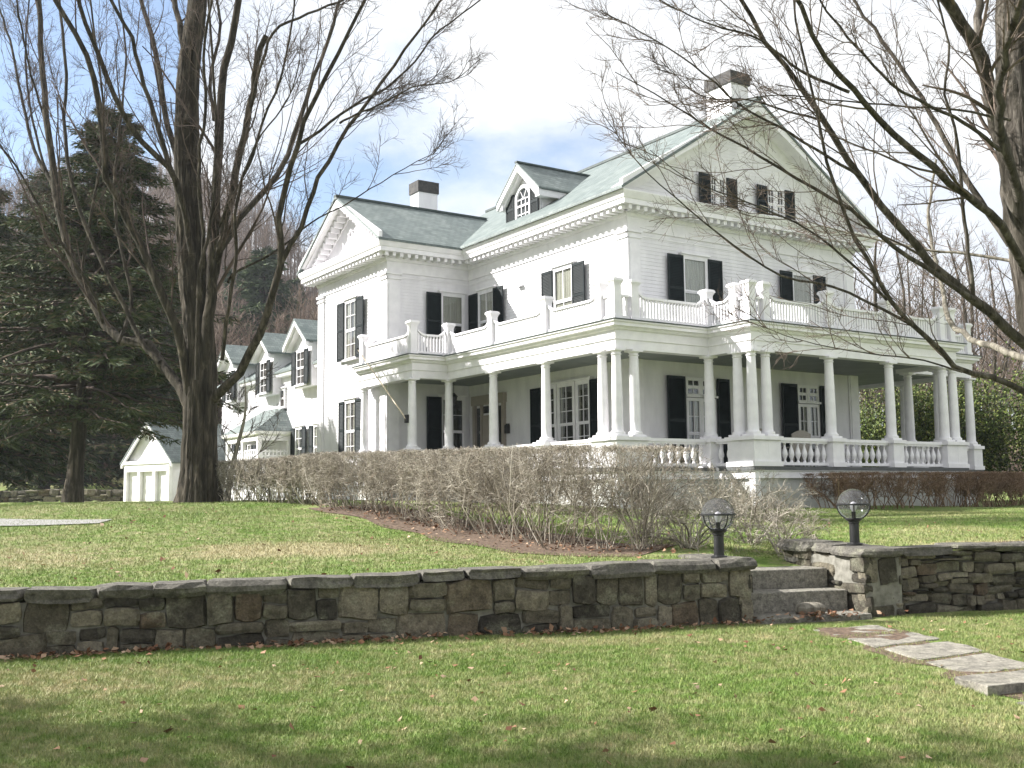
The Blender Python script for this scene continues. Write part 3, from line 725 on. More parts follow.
PED = [[(C, C), (C, .98), (.98, C)], [(C, 3.75)], [(C, 6.72)], [(C, 9.62)], [(-1.05, 9.7)], [(-1.05, 13.4)], [(3.85, C)], [(3.85, -1.36), (4.42, -1.36), (3.85, -.82)], [(7.11, -1.36)], [(9.9, -1.36)],
       [(12.6, -1.36), (13.15, -1.36), (13.15, -.8)], [(13.15, C)], [(16.6, C)], [(16.6, 3.1)], [(16.6, 7.6)]]
for grp in PED:
    w = MB(); eps = 0
    for (x, y) in grp:
        for (r_, z0, z1) in ((.29, 2.462, 2.60), (.25, 2.60, 3.20), (.31, 3.20, RAIL)):
            r_ = r_ - eps; w.box(x - r_, x + r_, y - r_, y + r_, z0, z1 - eps)
        eps += .003
    if len(grp) == 3:
        (x0, y0), (x1, y1), (x2, y2) = grp
        xa, xb = min(p[0] for p in grp), max(p[0] for p in grp); ya, yb = min(p[1] for p in grp), max(p[1] for p in grp)
        for (r_, z0, z1) in ((.283, 2.462, 2.598), (.243, 2.598, 3.20), (.302, 3.20, RAIL - .004)):
            cx = x0 if abs(x0 - x1) < .1 else x2; cx = [p for p in grp if sum(abs(p[0] - q[0]) < .05 for q in grp) == 2 and sum(abs(p[1] - q[1]) < .05 for q in grp) == 2][0]
            w.box(xa - r_, xb + r_, cx[1] - r_, cx[1] + r_, z0, z1)
            w.box(cx[0] - r_ + .001, cx[0] + r_ - .001, ya - r_, yb + r_, z0 + .001, z1 - .001)
    w.build('pedestal', 'white_trim', house)
w = MB(); w.lathe([(.045, 0), (.05, .03), (.03, .06), (.04, .10), (.078, .19), (.085, .25), (.07, .33), (.036, .44), (.03, .50), (.05, .525), (.045, .56)], 12, (0, 0, 0))
bal0 = w.build('baluster', 'white_trim', None, smooth=True); bal_used = [False]
def balustrade(x0, y0, x1, y1):
    L = math.hypot(x1 - x0, y1 - y0); dx, dy = (x1 - x0) / L, (y1 - y0) / L
    w = MB(); mp = lambda a, o, z: (x0 + dx * a - dy * o, y0 + dy * a + dx * o, z)
    w.mbox(mp, 0, L, -.10, .10, 3.20, 3.29); w.mbox(mp, 0, L, -.07, .07, 3.14, 3.20); w.mbox(mp, 0, L, -.09, .09, 2.50, 2.585)
    r_ = w.build('porch_balustrade', 'white_trim', house)
    n = max(1, int(round(L / .285)))
    for k in range(n):
        a = L * (k + .5) / n; p = (x0 + dx * a, y0 + dy * a, 2.583)
        if not bal_used[0]: bal0.parent = r_; bal0.location = p; bal_used[0] = True
        else: copy_part(bal0, r_, p)
h_ = .25
for seg in ((C, .98 + h_, C, 3.75 - h_), (C, 3.75 + h_, C, 6.72 - h_), (C, 6.72 + h_, C, 9.62 - h_), (.98 + h_, C, 3.85 - h_, C), (3.85, C - h_, 3.85, -.82 + h_),
            (4.42 + h_, -1.36, 7.11 - h_, -1.36), (7.11 + h_, -1.36, 9.9 - h_, -1.36), (9.9 + h_, -1.36, 12.6 - h_, -1.36), (13.15 + h_, C, 16.6 - h_, C), (16.6, C + h_, 16.6, 3.1 - h_)):
    balustrade(*seg)

# balcony railing on the porch roof
def post_mesh():
    w = MB(); w.box(-.125, .125, -.125, .125, 0, .95); w.box(-.15, .15, -.15, .15, 0, .13)
    for k in range(6):
        q = k / 5; r_ = .125 + .055 * (q ** 2); w.box(-r_ - .001 * k, r_ + .001 * k, -r_ - .001 * k, r_ + .001 * k, .95 + .03 * k, .95 + .03 * (k + 1))
    w.box(-.175, .175, -.175, .175, 1.13, 1.17); w.box(-.15, .15, -.15, .15, 1.17, 1.19)
    return w.build('balcony_post', 'white_trim', house)
post0 = post_mesh(); pfirst = [True]
PZ = 6.56
POSTS = [(C, C), (C, .98), (.98, C), (C, 3.68), (C, 6.75), (C, 9.6), (-1.05, 9.68), (-1.05, 13.5), (3.85, C), (3.85, -.82), (3.85, -1.36), (4.42, -1.36), (7.1, -1.36), (9.9, -1.36), (12.6, -1.36), (13.15, -1.36), (13.15, C), (16.6, C), (16.6, 3.1)]
for (x, y) in POSTS:
    if pfirst[0]: post0.location = (x, y, PZ); pfirst[0] = False
    else: copy_part(post0, house, (x, y, PZ))
def balcony_rail(x0, y0, x1, y1, ramp_ends=True):
    L = math.hypot(x1 - x0, y1 - y0); dx, dy = (x1 - x0) / L, (y1 - y0) / L
    w = MB(); mp = lambda a, o, z: (x0 + dx * a - dy * o, y0 + dy * a + dx * o, z)
    top = lambda a: PZ + .68 + (.17 * max(0, 1 - min(a, L - a) / .34) ** 2 if ramp_ends else 0)
    aa = sorted(set([0, L] + [q for q in np.linspace(0, min(.34, L / 2), 6)] + [L - q for q in np.linspace(0, min(.34, L / 2), 6)]))
    for a, b_ in zip(aa[:-1], aa[1:]):
        vs = []
        for q in (a, b_):
            z = top(q); vs += [mp(q, -.06, z), mp(q, .06, z), mp(q, .06, z + .07), mp(q, -.06, z + .07)]
        w.add(vs, [(0, 1, 5, 4), (1, 2, 6, 5), (2, 3, 7, 6), (3, 0, 4, 7)])
    w.mbox(mp, 0, L, -.055, .055, PZ + .07, PZ + .15)
    n = max(2, int(L / .115))
    for k in range(n):
        a = L * (k + .5) / n; w.mbox(mp, a - .034, a + .034, -.016, .016, PZ + .15, top(a) + .01)
    w.build('balcony_railing', 'white_trim', house)
q_ = .15
for seg in ((C, .98 + q_, C, 3.68 - q_), (C, 3.68 + q_, C, 6.75 - q_), (C, 6.75 + q_, C, 9.6 - q_), (C - q_, 9.64, -1.05 + q_, 9.64), (-1.05, 9.68 + q_, -1.05, 13.5 - q_), (-1.05 + q_, 13.5, WX, 13.5),
            (.98 + q_, C, 3.85 - q_, C), (3.85, C - q_, 3.85, -.82 + q_), (4.42 + q_, -1.36, 7.1 - q_, -1.36), (7.1 + q_, -1.36, 9.9 - q_, -1.36), (9.9 + q_, -1.36, 12.6 - q_, -1.36), (13.15, -1.36 + q_, 13.15, C - q_), (13.15 + q_, C, 16.6 - q_, C), (16.6, C + q_, 16.6, 3.1 - q_)):
    balcony_rail(*seg)
for (x0, y0, x1, y1) in ((C, C + q_, C, .98 - q_), (C + q_, C, .98 - q_, C), (3.85, -.82 - q_, 3.85, -1.36 + q_), (3.85 + q_, -1.36, 4.42 - q_, -1.36), (12.6 + q_, -1.36, 13.15 - q_, -1.36)):
    balcony_rail(x0, y0, x1, y1, False)
# flag pole on the porch column
w = MB(); p0 = Vector((-1.26, 9.74, 4.35)); p1 = Vector((-1.75, 12.55, 7.05)); w.tube([tuple(p0), tuple(p1)], [.03, .018], 8)
fp = w.build('flagpole', 'rail_wood', house, smooth=True)
w = MB(); w.lathe([(.02, 0), (.05, .02), (.05, .06), (.01, .1)], 8, (-1.75, 12.55, 7.04)); w.box(-1.29, -1.19, 9.66, 9.82, 4.22, 4.5); w.build('bracket', 'dark_metal', fp)
# small flood light under the frieze
w = MB(); w.mbox(fx(XW), 8.55, 8.85, .02, .16, 9.15, 9.23); w.build('flood_light', 'white_trim', house)

# ------------------------------------------------------------------ the back house (ell behind)
bh = empty('back_house', tuple(place(2.0, 19.6)), YAW)
tag(bh, 'white service wing with slate roof and a row of gabled dormers behind the mansion', 'house')
BL = 19.0; bz = 8.0; mp0 = lambda a, o, z: (0 - o, a, z)
w = MB(); clap(w, mp0, 0, BL, 1.6, bz, step=.13); w.box(.004, 6.0, .0, BL, 1.0, bz); w.build('wall', 'white_paint', bh)
w = MB(); w.prism(chevron(4.5, -.45, 9.5, 11.2, bz - .02, .1), lambda a, o, z: (a, o, z), -.2, BL + .4); w.build('roof', 'slate_main', bh)
w = MB(); w.sweep([(0, BL + .1), (0, -.1)], [(.001, 7.5), (.05, 7.5), (.05, 7.8), (.35, 7.82), (.42, 7.98), (.001, 7.98)]); w.build('cornice', 'white_trim', bh)
for yc in (6.0, 10.9, 16.2):
    hw = 1.15; x0 = -.47; mpd = lambda a, o, z, x0=x0: (x0 - o, a, z)
    w = MB(); clap(w, mpd, yc - hw, yc + hw, 7.0, 9.25); w.box(x0 + .004, 4.2, yc - hw + .005, yc + hw - .005, 7.0, 9.2); w.prism([(yc - hw, 9.2), (yc + hw, 9.2), (yc, 10.05)], mpd, -.1, .0)
    dm = w.build('dormer', 'white_paint', bh)
    w = MB(); w.prism([(yc - 1.5, 9.02), (yc, 10.2), (yc + 1.5, 9.02), (yc + 1.5, 9.1), (yc, 10.29), (yc - 1.5, 9.1)], lambda a, o, z: (o, a, z), x0 - .46, 4.4); w.build('dormer_roof', 'slate_cross', dm)
    w = MB(); w.prism([(yc - 1.46, 8.82), (yc, 9.98), (yc + 1.46, 8.82), (yc + 1.46, 9.05), (yc, 10.2), (yc - 1.46, 9.05)], lambda a, o, z: (o, a, z), x0 - .44, x0 - .30)
    w.prism([(yc - 1.3, 8.8), (yc, 9.84), (yc + 1.3, 8.8), (yc + 1.3, 9.0), (yc, 10.08), (yc - 1.3, 9.0)], lambda a, o, z: (o, a, z), x0 - .30, x0 - .003); w.build('dormer_trim', 'white_trim', dm)
    window(mpd, yc - .48, yc + .48, 7.12, 8.72, 2, 2, parent=bh, shutters=(.48, .48), curtain=0, case=.08, hood=False)
for yc in (5.0, 7.25, 14.0, 15.9): window(mp0, yc - .42, yc + .42, 3.1, 5.1, 2, 2, parent=bh, shutters=(.45, .45), curtain=.25, case=.09)
window(mp0, 9.2, 9.8, 6.3, 7.2, 1, 1, parent=bh, curtain=0, case=.06)
# trellised entry with a hipped roof
w = MB(); X0, X1, Y0, Y1 = -1.8, 0, 8.3, 13.0
w.add([(X0 - .2, Y0 - .2, 5.0), (X1, Y0 - .2, 5.0), (X1, Y1 + .2, 5.0), (X0 - .2, Y1 + .2, 5.0), (X1 - .1, Y0 + 1.0, 6.3), (X1, Y0 + 1.0, 6.3), (X1, Y1 - 1.0, 6.3), (X1 - .1, Y1 - 1.0, 6.3)],
      [(0, 1, 5, 4), (2, 3, 7, 6), (3, 0, 4, 7), (4, 5, 6, 7), (3, 2, 1, 0)])
pr_ = w.build('entry_porch_roof', 'slate_cross', bh)
w = MB(); w.sweep([(X1, Y1), (X0, Y1), (X0, Y0), (X1, Y0)], [(-.2, 4.55), (0, 4.55), (0, 4.8), (.14, 4.85), (.2, 4.995), (-.2, 4.995)])
for (x, y) in ((X0 + .12, Y0 + .12), (X0 + .12, Y0 + 2.3), (X0 + .12, Y1 - .12), (-.14, Y0 + .12)): w.box(x - .1, x + .1, y - .1, y + .1, 1.2, 4.55)
w.build('entry_porch_frame', 'white_trim', bh)
w = MB()
for k in range(8):
    x = X0 + .27 + k * .19; w.box(x - .035, x + .035, Y0 + .09, Y0 + .12, 1.5, 4.1)
for k in range(12):
    z = 1.6 + k * .22; w.box(X0 + .22, -.2, Y0 + .122, Y0 + .15, z - .035, z + .035)
for k in range(18):
    y = Y0 + .3 + k * .25; w.box(X0 + .08, X0 + .11, y - .035, y + .035, 1.5, 4.1)
for k in range(11):
    z = 1.6 + k * .25; w.box(X0 + .112, X0 + .14, Y0 + .22, Y1 - .2, z - .035, z + .035)
w.build('lattice', 'white_trim', bh)

# ------------------------------------------------------------------ garage beyond the big tree
gp = at(172, 503, 58); ga = math.atan2(-.6, .8)
gz = float(ground_z(gp[0], gp[1]))
gz = 1.52
gar = empty('garage', (gp[0], gp[1], gz), math.atan2(-.6, .8))
tag(gar, 'small white gabled garage with three panelled bays beyond the big bare tree', 'garage')
# local x runs along the front (to the right = 0), front faces -y
GW, GD, GH, GA = 4.1, 5.0, 2.3, 4.4; mg = lambda a, o, z: (a, -o, z)
w = MB(); clap(w, mg, -GW, 0, 0, GH); w.box(-GW, 0, .004, GD, -1.0, GH)
clap(w, lambda a, o, z: (0 + o, a, z), 0, GD, 0, GH)
clap(w, mg, 0, 0, GH, GA - .1, lambda z: (-GW + (z - GH) * GW / 2 / (GA - GH), -(z - GH) * GW / 2 / (GA - GH))); w.prism([(-GW, GH), (0, GH), (-GW / 2, GA)], mg, -.2, -.004); w.build('wall', 'white_paint', gar)
w = MB(); w.prism([(-GW - .3, GH - .2), (-GW / 2, GA + .02), (.3, GH - .2), (.3, GH - .1), (-GW / 2, GA + .12), (-GW - .3, GH - .1)], lambda a, o, z: (a, o, z), -.3, GD + .3); w.build('roof', 'slate_main', gar)
w = MB(); w.mbox(mg, -GW - .02, .02, 0, .27, GH - .18, GH); w.prism([(-GW - .25, GH - .38), (-GW / 2, GA - .16), (.25, GH - .38), (.25, GH - .18), (-GW / 2, GA + .02), (-GW - .25, GH - .18)], mg, .16, .28)
for a in (-GW, -GW * 2 / 3 - .1, -GW / 3 - .1, -.22): w.mbox(mg, a, a + .22, 0, .22, -.3, GH - .18)
w.mbox(mg, -GW + .22, -.22, 0, .215, 1.72, GH - .18); w.build('trim', 'white_trim', gar)
for k in range(3):
    w = MB(); a0 = -GW + .24 + k * (GW / 3 - .03); w.mbox(mg, a0, a0 + 1.18, .018, .03, -.3, 1.71)
    for z in (.15, .75, 1.3): w.mbox(mg, a0 + .06, a0 + 1.12, .03, .042, z, z + .36)
    w.build('bay_door', 'white_trim', gar)

# ------------------------------------------------------------------ stone walls
WD = Vector((.9607, .2776, 0)); WN = Vector((.2776, -.9607, 0))      # along the wall, and out of its face
WORG = Vector((-5.7, 12.0, 0))
def wpt(s, o, z): p = WORG + WD * s + WN * o; return (p.x, p.y, z)
S_END = (3.16 + 5.7) / .9607
def stone(w, c, half, axes, bulge=.12, rn=random, jag=.07):
    """irregular quarry block: a cube grid pulled towards a rounded, knocked-about shape"""
    n = 4; pts = {}; vs = []; fs = []
    def key(i, j, k): return (i, j, k)
    ph = [rn.uniform(0, 6.28) for _ in range(6)]
    for i in range(n):
        for j in range(n):
            for k in range(n):
                if 0 < i < n - 1 and 0 < j < n - 1 and 0 < k < n - 1: continue
                q = [2 * t_ / (n - 1) - 1 for t_ in (i, j, k)]
                edge = sum(abs(v) > .9 for v in q)
                sc = {1: 1.0 + bulge * .5, 2: .97, 3: .90}.get(edge, 1)
                p = [q[a] * half[a] * sc for a in range(3)]
                for a in range(3): p[a] += half[a] * .09 * math.sin(2.3 * q[(a + 1) % 3] + ph[a]) + min(half) * jag * rn.uniform(-1, 1)
                pts[(i, j, k)] = len(vs)
                vs.append(Vector(c) + axes[0] * p[0] + axes[1] * p[1] + axes[2] * p[2])
    rngn = range(n - 1)
    for a in rngn:
        for b_ in rngn:
            for e in (0, n - 1):
                fs.append(tuple(pts[q] for q in ((e, a, b_), (e, a + 1, b_), (e, a + 1, b_ + 1), (e, a, b_ + 1))))
                fs.append(tuple(pts[q] for q in ((a, e, b_), (a + 1, e, b_), (a + 1, e, b_ + 1), (a, e, b_ + 1))))
                fs.append(tuple(pts[q] for q in ((a, b_, e), (a + 1, b_, e), (a + 1, b_ + 1, e), (a, b_ + 1, e))))
    w.add(vs, fs)
ZA = Vector((0, 0, 1))
def stones_face(w, org, d, nrm, s0, s1, z0f, z1f, hmin, hmax, lmin, lmax, thick=.16, rn=random, gap=.024, rough=1.0):
    z = 0.0; row = 0
    while z < 1:
        h = rn.uniform(hmin, hmax); s = s0 - rn.uniform(0, .2); 
        H = max(z1f(s0) - z0f(s0), .1); zf0, zf1 = z, min(1, z + h / H)
        if 1 - zf1 < hmin / H * .6: zf1 = 1
        while s < s1:
            l = rn.uniform(lmin, lmax) * (1.0 if rn.random() < .8 else .55)
            a, b_ = max(s, s0), min(s + l, s1)
            if b_ - a > .05:
                cm = (a + b_) / 2; zb = z0f(cm) + (z1f(cm) - z0f(cm)) * zf0; zt = z0f(cm) + (z1f(cm) - z0f(cm)) * zf1
                wob = lambda q: .035 * math.sin(q * 37 + cm * 3.3) * (0 < q < 1) * min(1, rough)
                zb += wob(zf0); zt += wob(zf1)
                jit = rn.uniform(-.02, .02) * rough
                # now and then one tall place is filled by two thin stones
                parts = [(zb, zt)] if (zt - zb < .17 or rn.random() < .62) else [(zb, zb + (zt - zb) * rn.uniform(.35, .65))]
                if len(parts) == 1 and parts[0][1] < zt - .02: parts.append((parts[0][1], zt))
                for (p0, p1) in parts:
                    c = org + d * cm + nrm * (-thick * .5 + rn.uniform(-.040, .028) * rough) + ZA * ((p0 + p1) / 2 + jit * .3)
                    tilt = rn.uniform(-.10, .10) * min(rough, 1.2); dd = (d + ZA * tilt).normalized(); zz = (ZA - d * tilt).normalized()
                    stone(w, c, ((b_ - a) / 2 - gap * .5, thick * .5, (p1 - p0) / 2 - gap * .4), (dd, nrm, zz), rn=rn)
            s += l
        z = zf1
def capstones(parent, org, d, nrm, s0, s1, zf, depth, h=.13, lmin=.45, lmax=1.0, off=.03, rn=random, jag=.09):
    s = s0
    while s < s1 - .05:
        l = rn.uniform(lmin, lmax); e = min(s + l, s1)
        if s1 - e < .3: e = s1
        hh = h * rn.uniform(.8, 1.3); cm = (s + e) / 2; w = MB(); tilt = rn.uniform(-.016, .016)
        c = org + d * cm + nrm * (off - depth / 2 + rn.uniform(-.025, .025)) + ZA * (zf(cm) - hh / 2 + rn.uniform(-.012, .012))
        dd = (d + ZA * tilt).normalized(); zz = (ZA - d * tilt).normalized()
        stone(w, c, ((e - s) / 2 - .004, depth / 2, hh / 2), (dd, nrm, zz), .06, rn, jag)
        w.build('capstone', 'cap_stone', parent, bevel=0); s = e
rn1 = random.Random(5)
lw = empty('stone_wall', tuple(WORG)); lw_inv = -WORG
tag(lw, 'long low mortared fieldstone retaining wall with flat capstones left of the steps', 'stone wall')
def rel(o, root):
    """keep world coordinates of a mesh while parenting it to a root that is moved"""
    o.parent = root; o.matrix_parent_inverse = root.matrix_basis.inverted() if False else Matrix.Translation(-Vector(root.location)); return o
class WB(MB):
    pass
def cap_at(s): p = WORG + WD * s; return float(cap_z(np.array(p.x)))
w = MB(); stones_face(w, WORG, WD, WN, -6.0, S_END, lambda s: -.04, lambda s: cap_at(s) - .12, .17, .30, .26, .62, rn=rn1)
WE = Vector(wpt(S_END, 0, 0))
stones_face(w, WE, -WN, WD, .0, 1.35, lambda s: -.04, lambda s: cap_at(S_END) - .12, .17, .28, .25, .5, rn=rn1)
o = rel(w.build('stone_face', 'field_stone'), lw)
w = MB()
P_ = [wpt(-6, -.065, 0), wpt(S_END - .05, -.065, 0), wpt(S_END - .05, -.50, 0), wpt(-6, -.50, 0)]
zt0, zt1 = cap_at(-6) - .14, cap_at(S_END) - .14
w.add([(p[0], p[1], -.2) for p in P_] + [(P_[0][0], P_[0][1], zt0), (P_[1][0], P_[1][1], zt1), (P_[2][0], P_[2][1], zt1), (P_[3][0], P_[3][1], zt0)], [(3, 2, 1, 0), (4, 5, 6, 7), (0, 1, 5, 4), (1, 2, 6, 5), (2, 3, 7, 6), (3, 0, 4, 7)])
c = WE - WD * .28 - WN * .75
w.mbox(lambda a, o_, z: tuple(WE - WN * a + WD * o_ + ZA * z), .50, 1.33, -.5, -.03, -.2, cap_at(S_END) - .14)
rel(w.build('mortar_core', 'mortar'), lw)
n0 = len(bpy.data.objects)
before = set(bpy.data.objects.keys())
capstones(None, WORG, WD, WN, -6.0, S_END + .04, cap_at, .56, .145, .38, .95, .035, rn1)
capstones(None, WE, -WN, WD, .56, 1.4, lambda s: cap_at(S_END), .5, .13, .5, .8, .04, rn1)
for k in set(bpy.data.objects.keys()) - before: rel(bpy.data.objects[k], lw)

# right-hand wall: squared pier at the steps, then rough dry stone
PS = (4.80 + 5.7) / .9607
PC = Vector(wpt(PS, 0, 0))                    # front corner of the pier
rw = empty('stone_wall', tuple(PC)); tag(rw, 'fieldstone pier and dry laid stone wall right of the steps', 'stone wall')
rn2 = random.Random(9); RZT = .94
w = MB(); stones_face(w, PC, WD, WN, 0, .62, lambda s: -.04, lambda s: RZT - .12, .19, .30, .28, .5, rn=rn2)
stones_face(w, PC, -WN, -WD, .0, 2.2, lambda s: -.04, lambda s: RZT - .12 + .03 * s, .2, .34, .35, .7, rn=rn2)
PE = PC + WD * .64 - WN * .12
stones_face(w, PE, WD, WN, 0, 7.0, lambda s: -.05, lambda s: RZT - .09 + .015 * s, .09, .19, .18, .50, .2, rn2, .02, 1.8)
rel(w.build('stone_face', 'field_stone'), rw)
w = MB(); mpp = lambda a, o_, z: tuple(PC + WD * a + WN * o_ + ZA * z)
w.mbox(mpp, .03, .60, -2.18, -.03, -.2, RZT - .14); w.mbox(mpp, .66, 7.6, -.5, -.24, -.2, RZT - .16); rel(w.build('mortar_core', 'mortar'), rw)
before = set(bpy.data.objects.keys())
capstones(None, PC, -WN, -WD, -.05, 2.25, lambda s: RZT + .03 * s, .66, .14, .5, .9, .04, rn2)
capstones(None, PE, WD, WN, .02, 7.0, lambda s: RZT - .01 + .015 * s, .5, .1, .35, .9, .05, rn2)
for k in set(bpy.data.objects.keys()) - before: rel(bpy.data.objects[k], rw)

# stone steps between the walls
def block(name, c, hx, hy, hz, mat, parent=None, bevel=.018, jitter=.012, d=WD, nn=WN, sub=6):
    w = MB(); rn = random.Random(int(c[0] * 100) + int(c[1] * 10)); vs = []; fs = []
    for z in (-1, 1):
        for j in range(sub + 1):
            for i in range(sub + 1):
                a = (2 * i / sub - 1); b_ = (2 * j / sub - 1); e = jitter if (i in (0, sub) or j in (0, sub)) else jitter * .35
                p = Vector(c) + d * (a * hx + rn.uniform(-e, e)) + nn * (b_ * hy + rn.uniform(-e, e)) + ZA * (z * hz + rn.uniform(-1, 1) * jitter * .3); vs.append(p)
    n = sub + 1; tot = n * n
    for j in range(sub):
        for i in range(sub):
            q = (j * n + i, j * n + i + 1, (j + 1) * n + i + 1, (j + 1) * n + i); fs.append(tuple(reversed(q))); fs.append(tuple(tot + k for k in q))
    ring = [i for i in range(n)] + [j * n + sub for j in range(1, n)] + [sub * n + i for i in range(sub - 1, -1, -1)] + [j * n for j in range(sub - 1, 0, -1)]
    for k in range(len(ring)): a, b_ = ring[k], ring[(k + 1) % len(ring)]; fs.append((a, b_, tot + b_, tot + a))
    w.add(vs, fs); return w.build(name, mat, parent, bevel=bevel)
SM = (S_END + PS) / 2; SHW = (PS - S_END) / 2 - .015
STEP_LABELS = ['lowest stone step, almost level with the lawn, scattered with dead leaves', 'middle stone step between the two stone walls', 'topmost stone step between the two stone walls']
for k, (o0, o1, zt) in enumerate(((.16, -.52, .075), (-.40, -.98, .35), (-.88, -1.48, .62))):
    c = wpt(SM, (o0 + o1) / 2, zt / 2 - .04 if k else zt - .07)
    st = block('stone_step', c, SHW - .002 * k, (o0 - o1) / 2, zt / 2 + .04 if k else .07, 'step_stone'); tag(st, STEP_LABELS[k], 'step', 'stone steps between the walls')

# flagstone path
FL = [((4.20, 13.62), .52, .32, .012, 'dark shaded flagstone lying closest to the steps'), ((4.40, 12.80), .56, .34, .012, 'second flagstone of the path counting from the steps'),
      ((4.52, 11.92), .54, .40, .012, 'third flagstone of the path, between two pale slabs'), ((4.58, 10.92), .50, .42, .012, 'fourth flagstone of the path, just above the thick edged slab'),
      ((4.48, 9.72), .62, .27, .085, 'thick flagstone with a dark exposed front edge'), ((4.55, 8.85), .5, .3, .015, 'nearest flagstone at the lower right corner of the lawn')]
for (x, y), hx, hy, zt, lb in FL:
    dd = Vector((.86, .51 if y > 10.5 else .34, 0)).normalized()
    o = block('flagstone', (x, y, zt - .08), hx, hy, .08, 'flag_stone', bevel=.01, jitter=.03, d=dd, nn=Vector((.14, -.99, 0)), sub=4); tag(o, lb, 'flagstone', 'flagstones of the lawn path')
# worn earth around the flags
patch('path_soil', lambda S, T_: (4.2 + .35 * S + (T_ - .5) * (.9 + .2 * np.sin(S * 17)) + .08 * np.sin(S * 31), 13.9 - 4.9 * S), 'mulch', n=40, lift=.006)

# a stone lying on the lowest step
w = MB(); rq = random.Random(3); cst = at(816, 614, 14.62); stone(w, Vector((cst[0], cst[1] + .25, .14)), (.17, .11, .075), (Vector((.9, .4, 0)).normalized(), Vector((-.4, .9, 0)).normalized(), ZA), .5, rq)
o = w.build('rock', 'pale_bark', smooth=True); tag(o, 'pale rounded rock lying on the lowest stone step', 'rock')

# ------------------------------------------------------------------ globe lamps
def lamp(px, py, dist, zb, label, rz):
    p = at(px, py, dist)
    r = empty('post_lamp', (p[0], p[1], zb), rz); tag(r, label, 'lamp', 'globe lamps on the stone walls')
    w = MB(); w.lathe([(.11, 0), (.11, .025), (.07, .035), (.068, .30), (.078, .31), (.078, .335), (.10, .345), (.125, .37), (.11, .385), (0.02, .386)], 20, (0, 0, 0)); w.build('post', 'dark_metal', r, True)
    R_ = .225; zc = .365 + R_ - .01
    w = MB(); w.lathe([(.001, R_)] + [(R_ * math.sin(a), R_ * math.cos(a)) for a in np.linspace(.06, math.pi / 2 - .03, 12)][0:] , 28, (0, 0, zc)); w.build('globe_top', 'smoked_globe', r, True)
    w = MB(); w.lathe([(R_ * math.sin(a), R_ * math.cos(a)) for a in np.linspace(math.pi / 2 + .03, math.pi - .5, 12)], 28, (0, 0, zc)); w.build('globe_bottom', 'clear_globe', r, True)
    w = MB(); w.lathe([(R_ + .004, -.012), (R_ + .016, -.012), (R_ + .016, .012), (R_ + .004, .012), (R_ + .004, -.012)], 32, (0, 0, zc)); 
    w.f = w.f[:-2]; w.build('band', 'dark_metal', r, True)
    for a in (0.4, 1.97, 3.54, 5.11):
        w = MB(); w.tube([((R_ + .006) * math.sin(q) * math.cos(a), (R_ + .006) * math.sin(q) * math.sin(a), zc + (R_ + .006) * math.cos(q)) for q in np.linspace(math.pi / 2, math.pi - .5, 8)], .009, 6); w.build('rib', 'dark_metal', r, True)
    w = MB(); w.lathe([(.03, 0), (.03, .07), (.035, .09), (.02, .1)], 12, (0, 0, .38)); w.build('socket', 'dark_metal', r, True)
    w = MB(); w.lathe([(.02, 0), (.045, .05), (.05, .09), (.035, .13), (.005, .145)], 14, (0, 0, .475)); w.build('bulb', 'white_trim', r, True)
lamp(719, 553, 14.75, cap_at(S_END) - .012, 'globe lamp on the end of the left stone wall, in front of bare shrubs', .0)
lamp(855, 546, 15.75, RZT + .012, 'globe lamp on the stone pier to the right of the steps, against the lawn', .9)

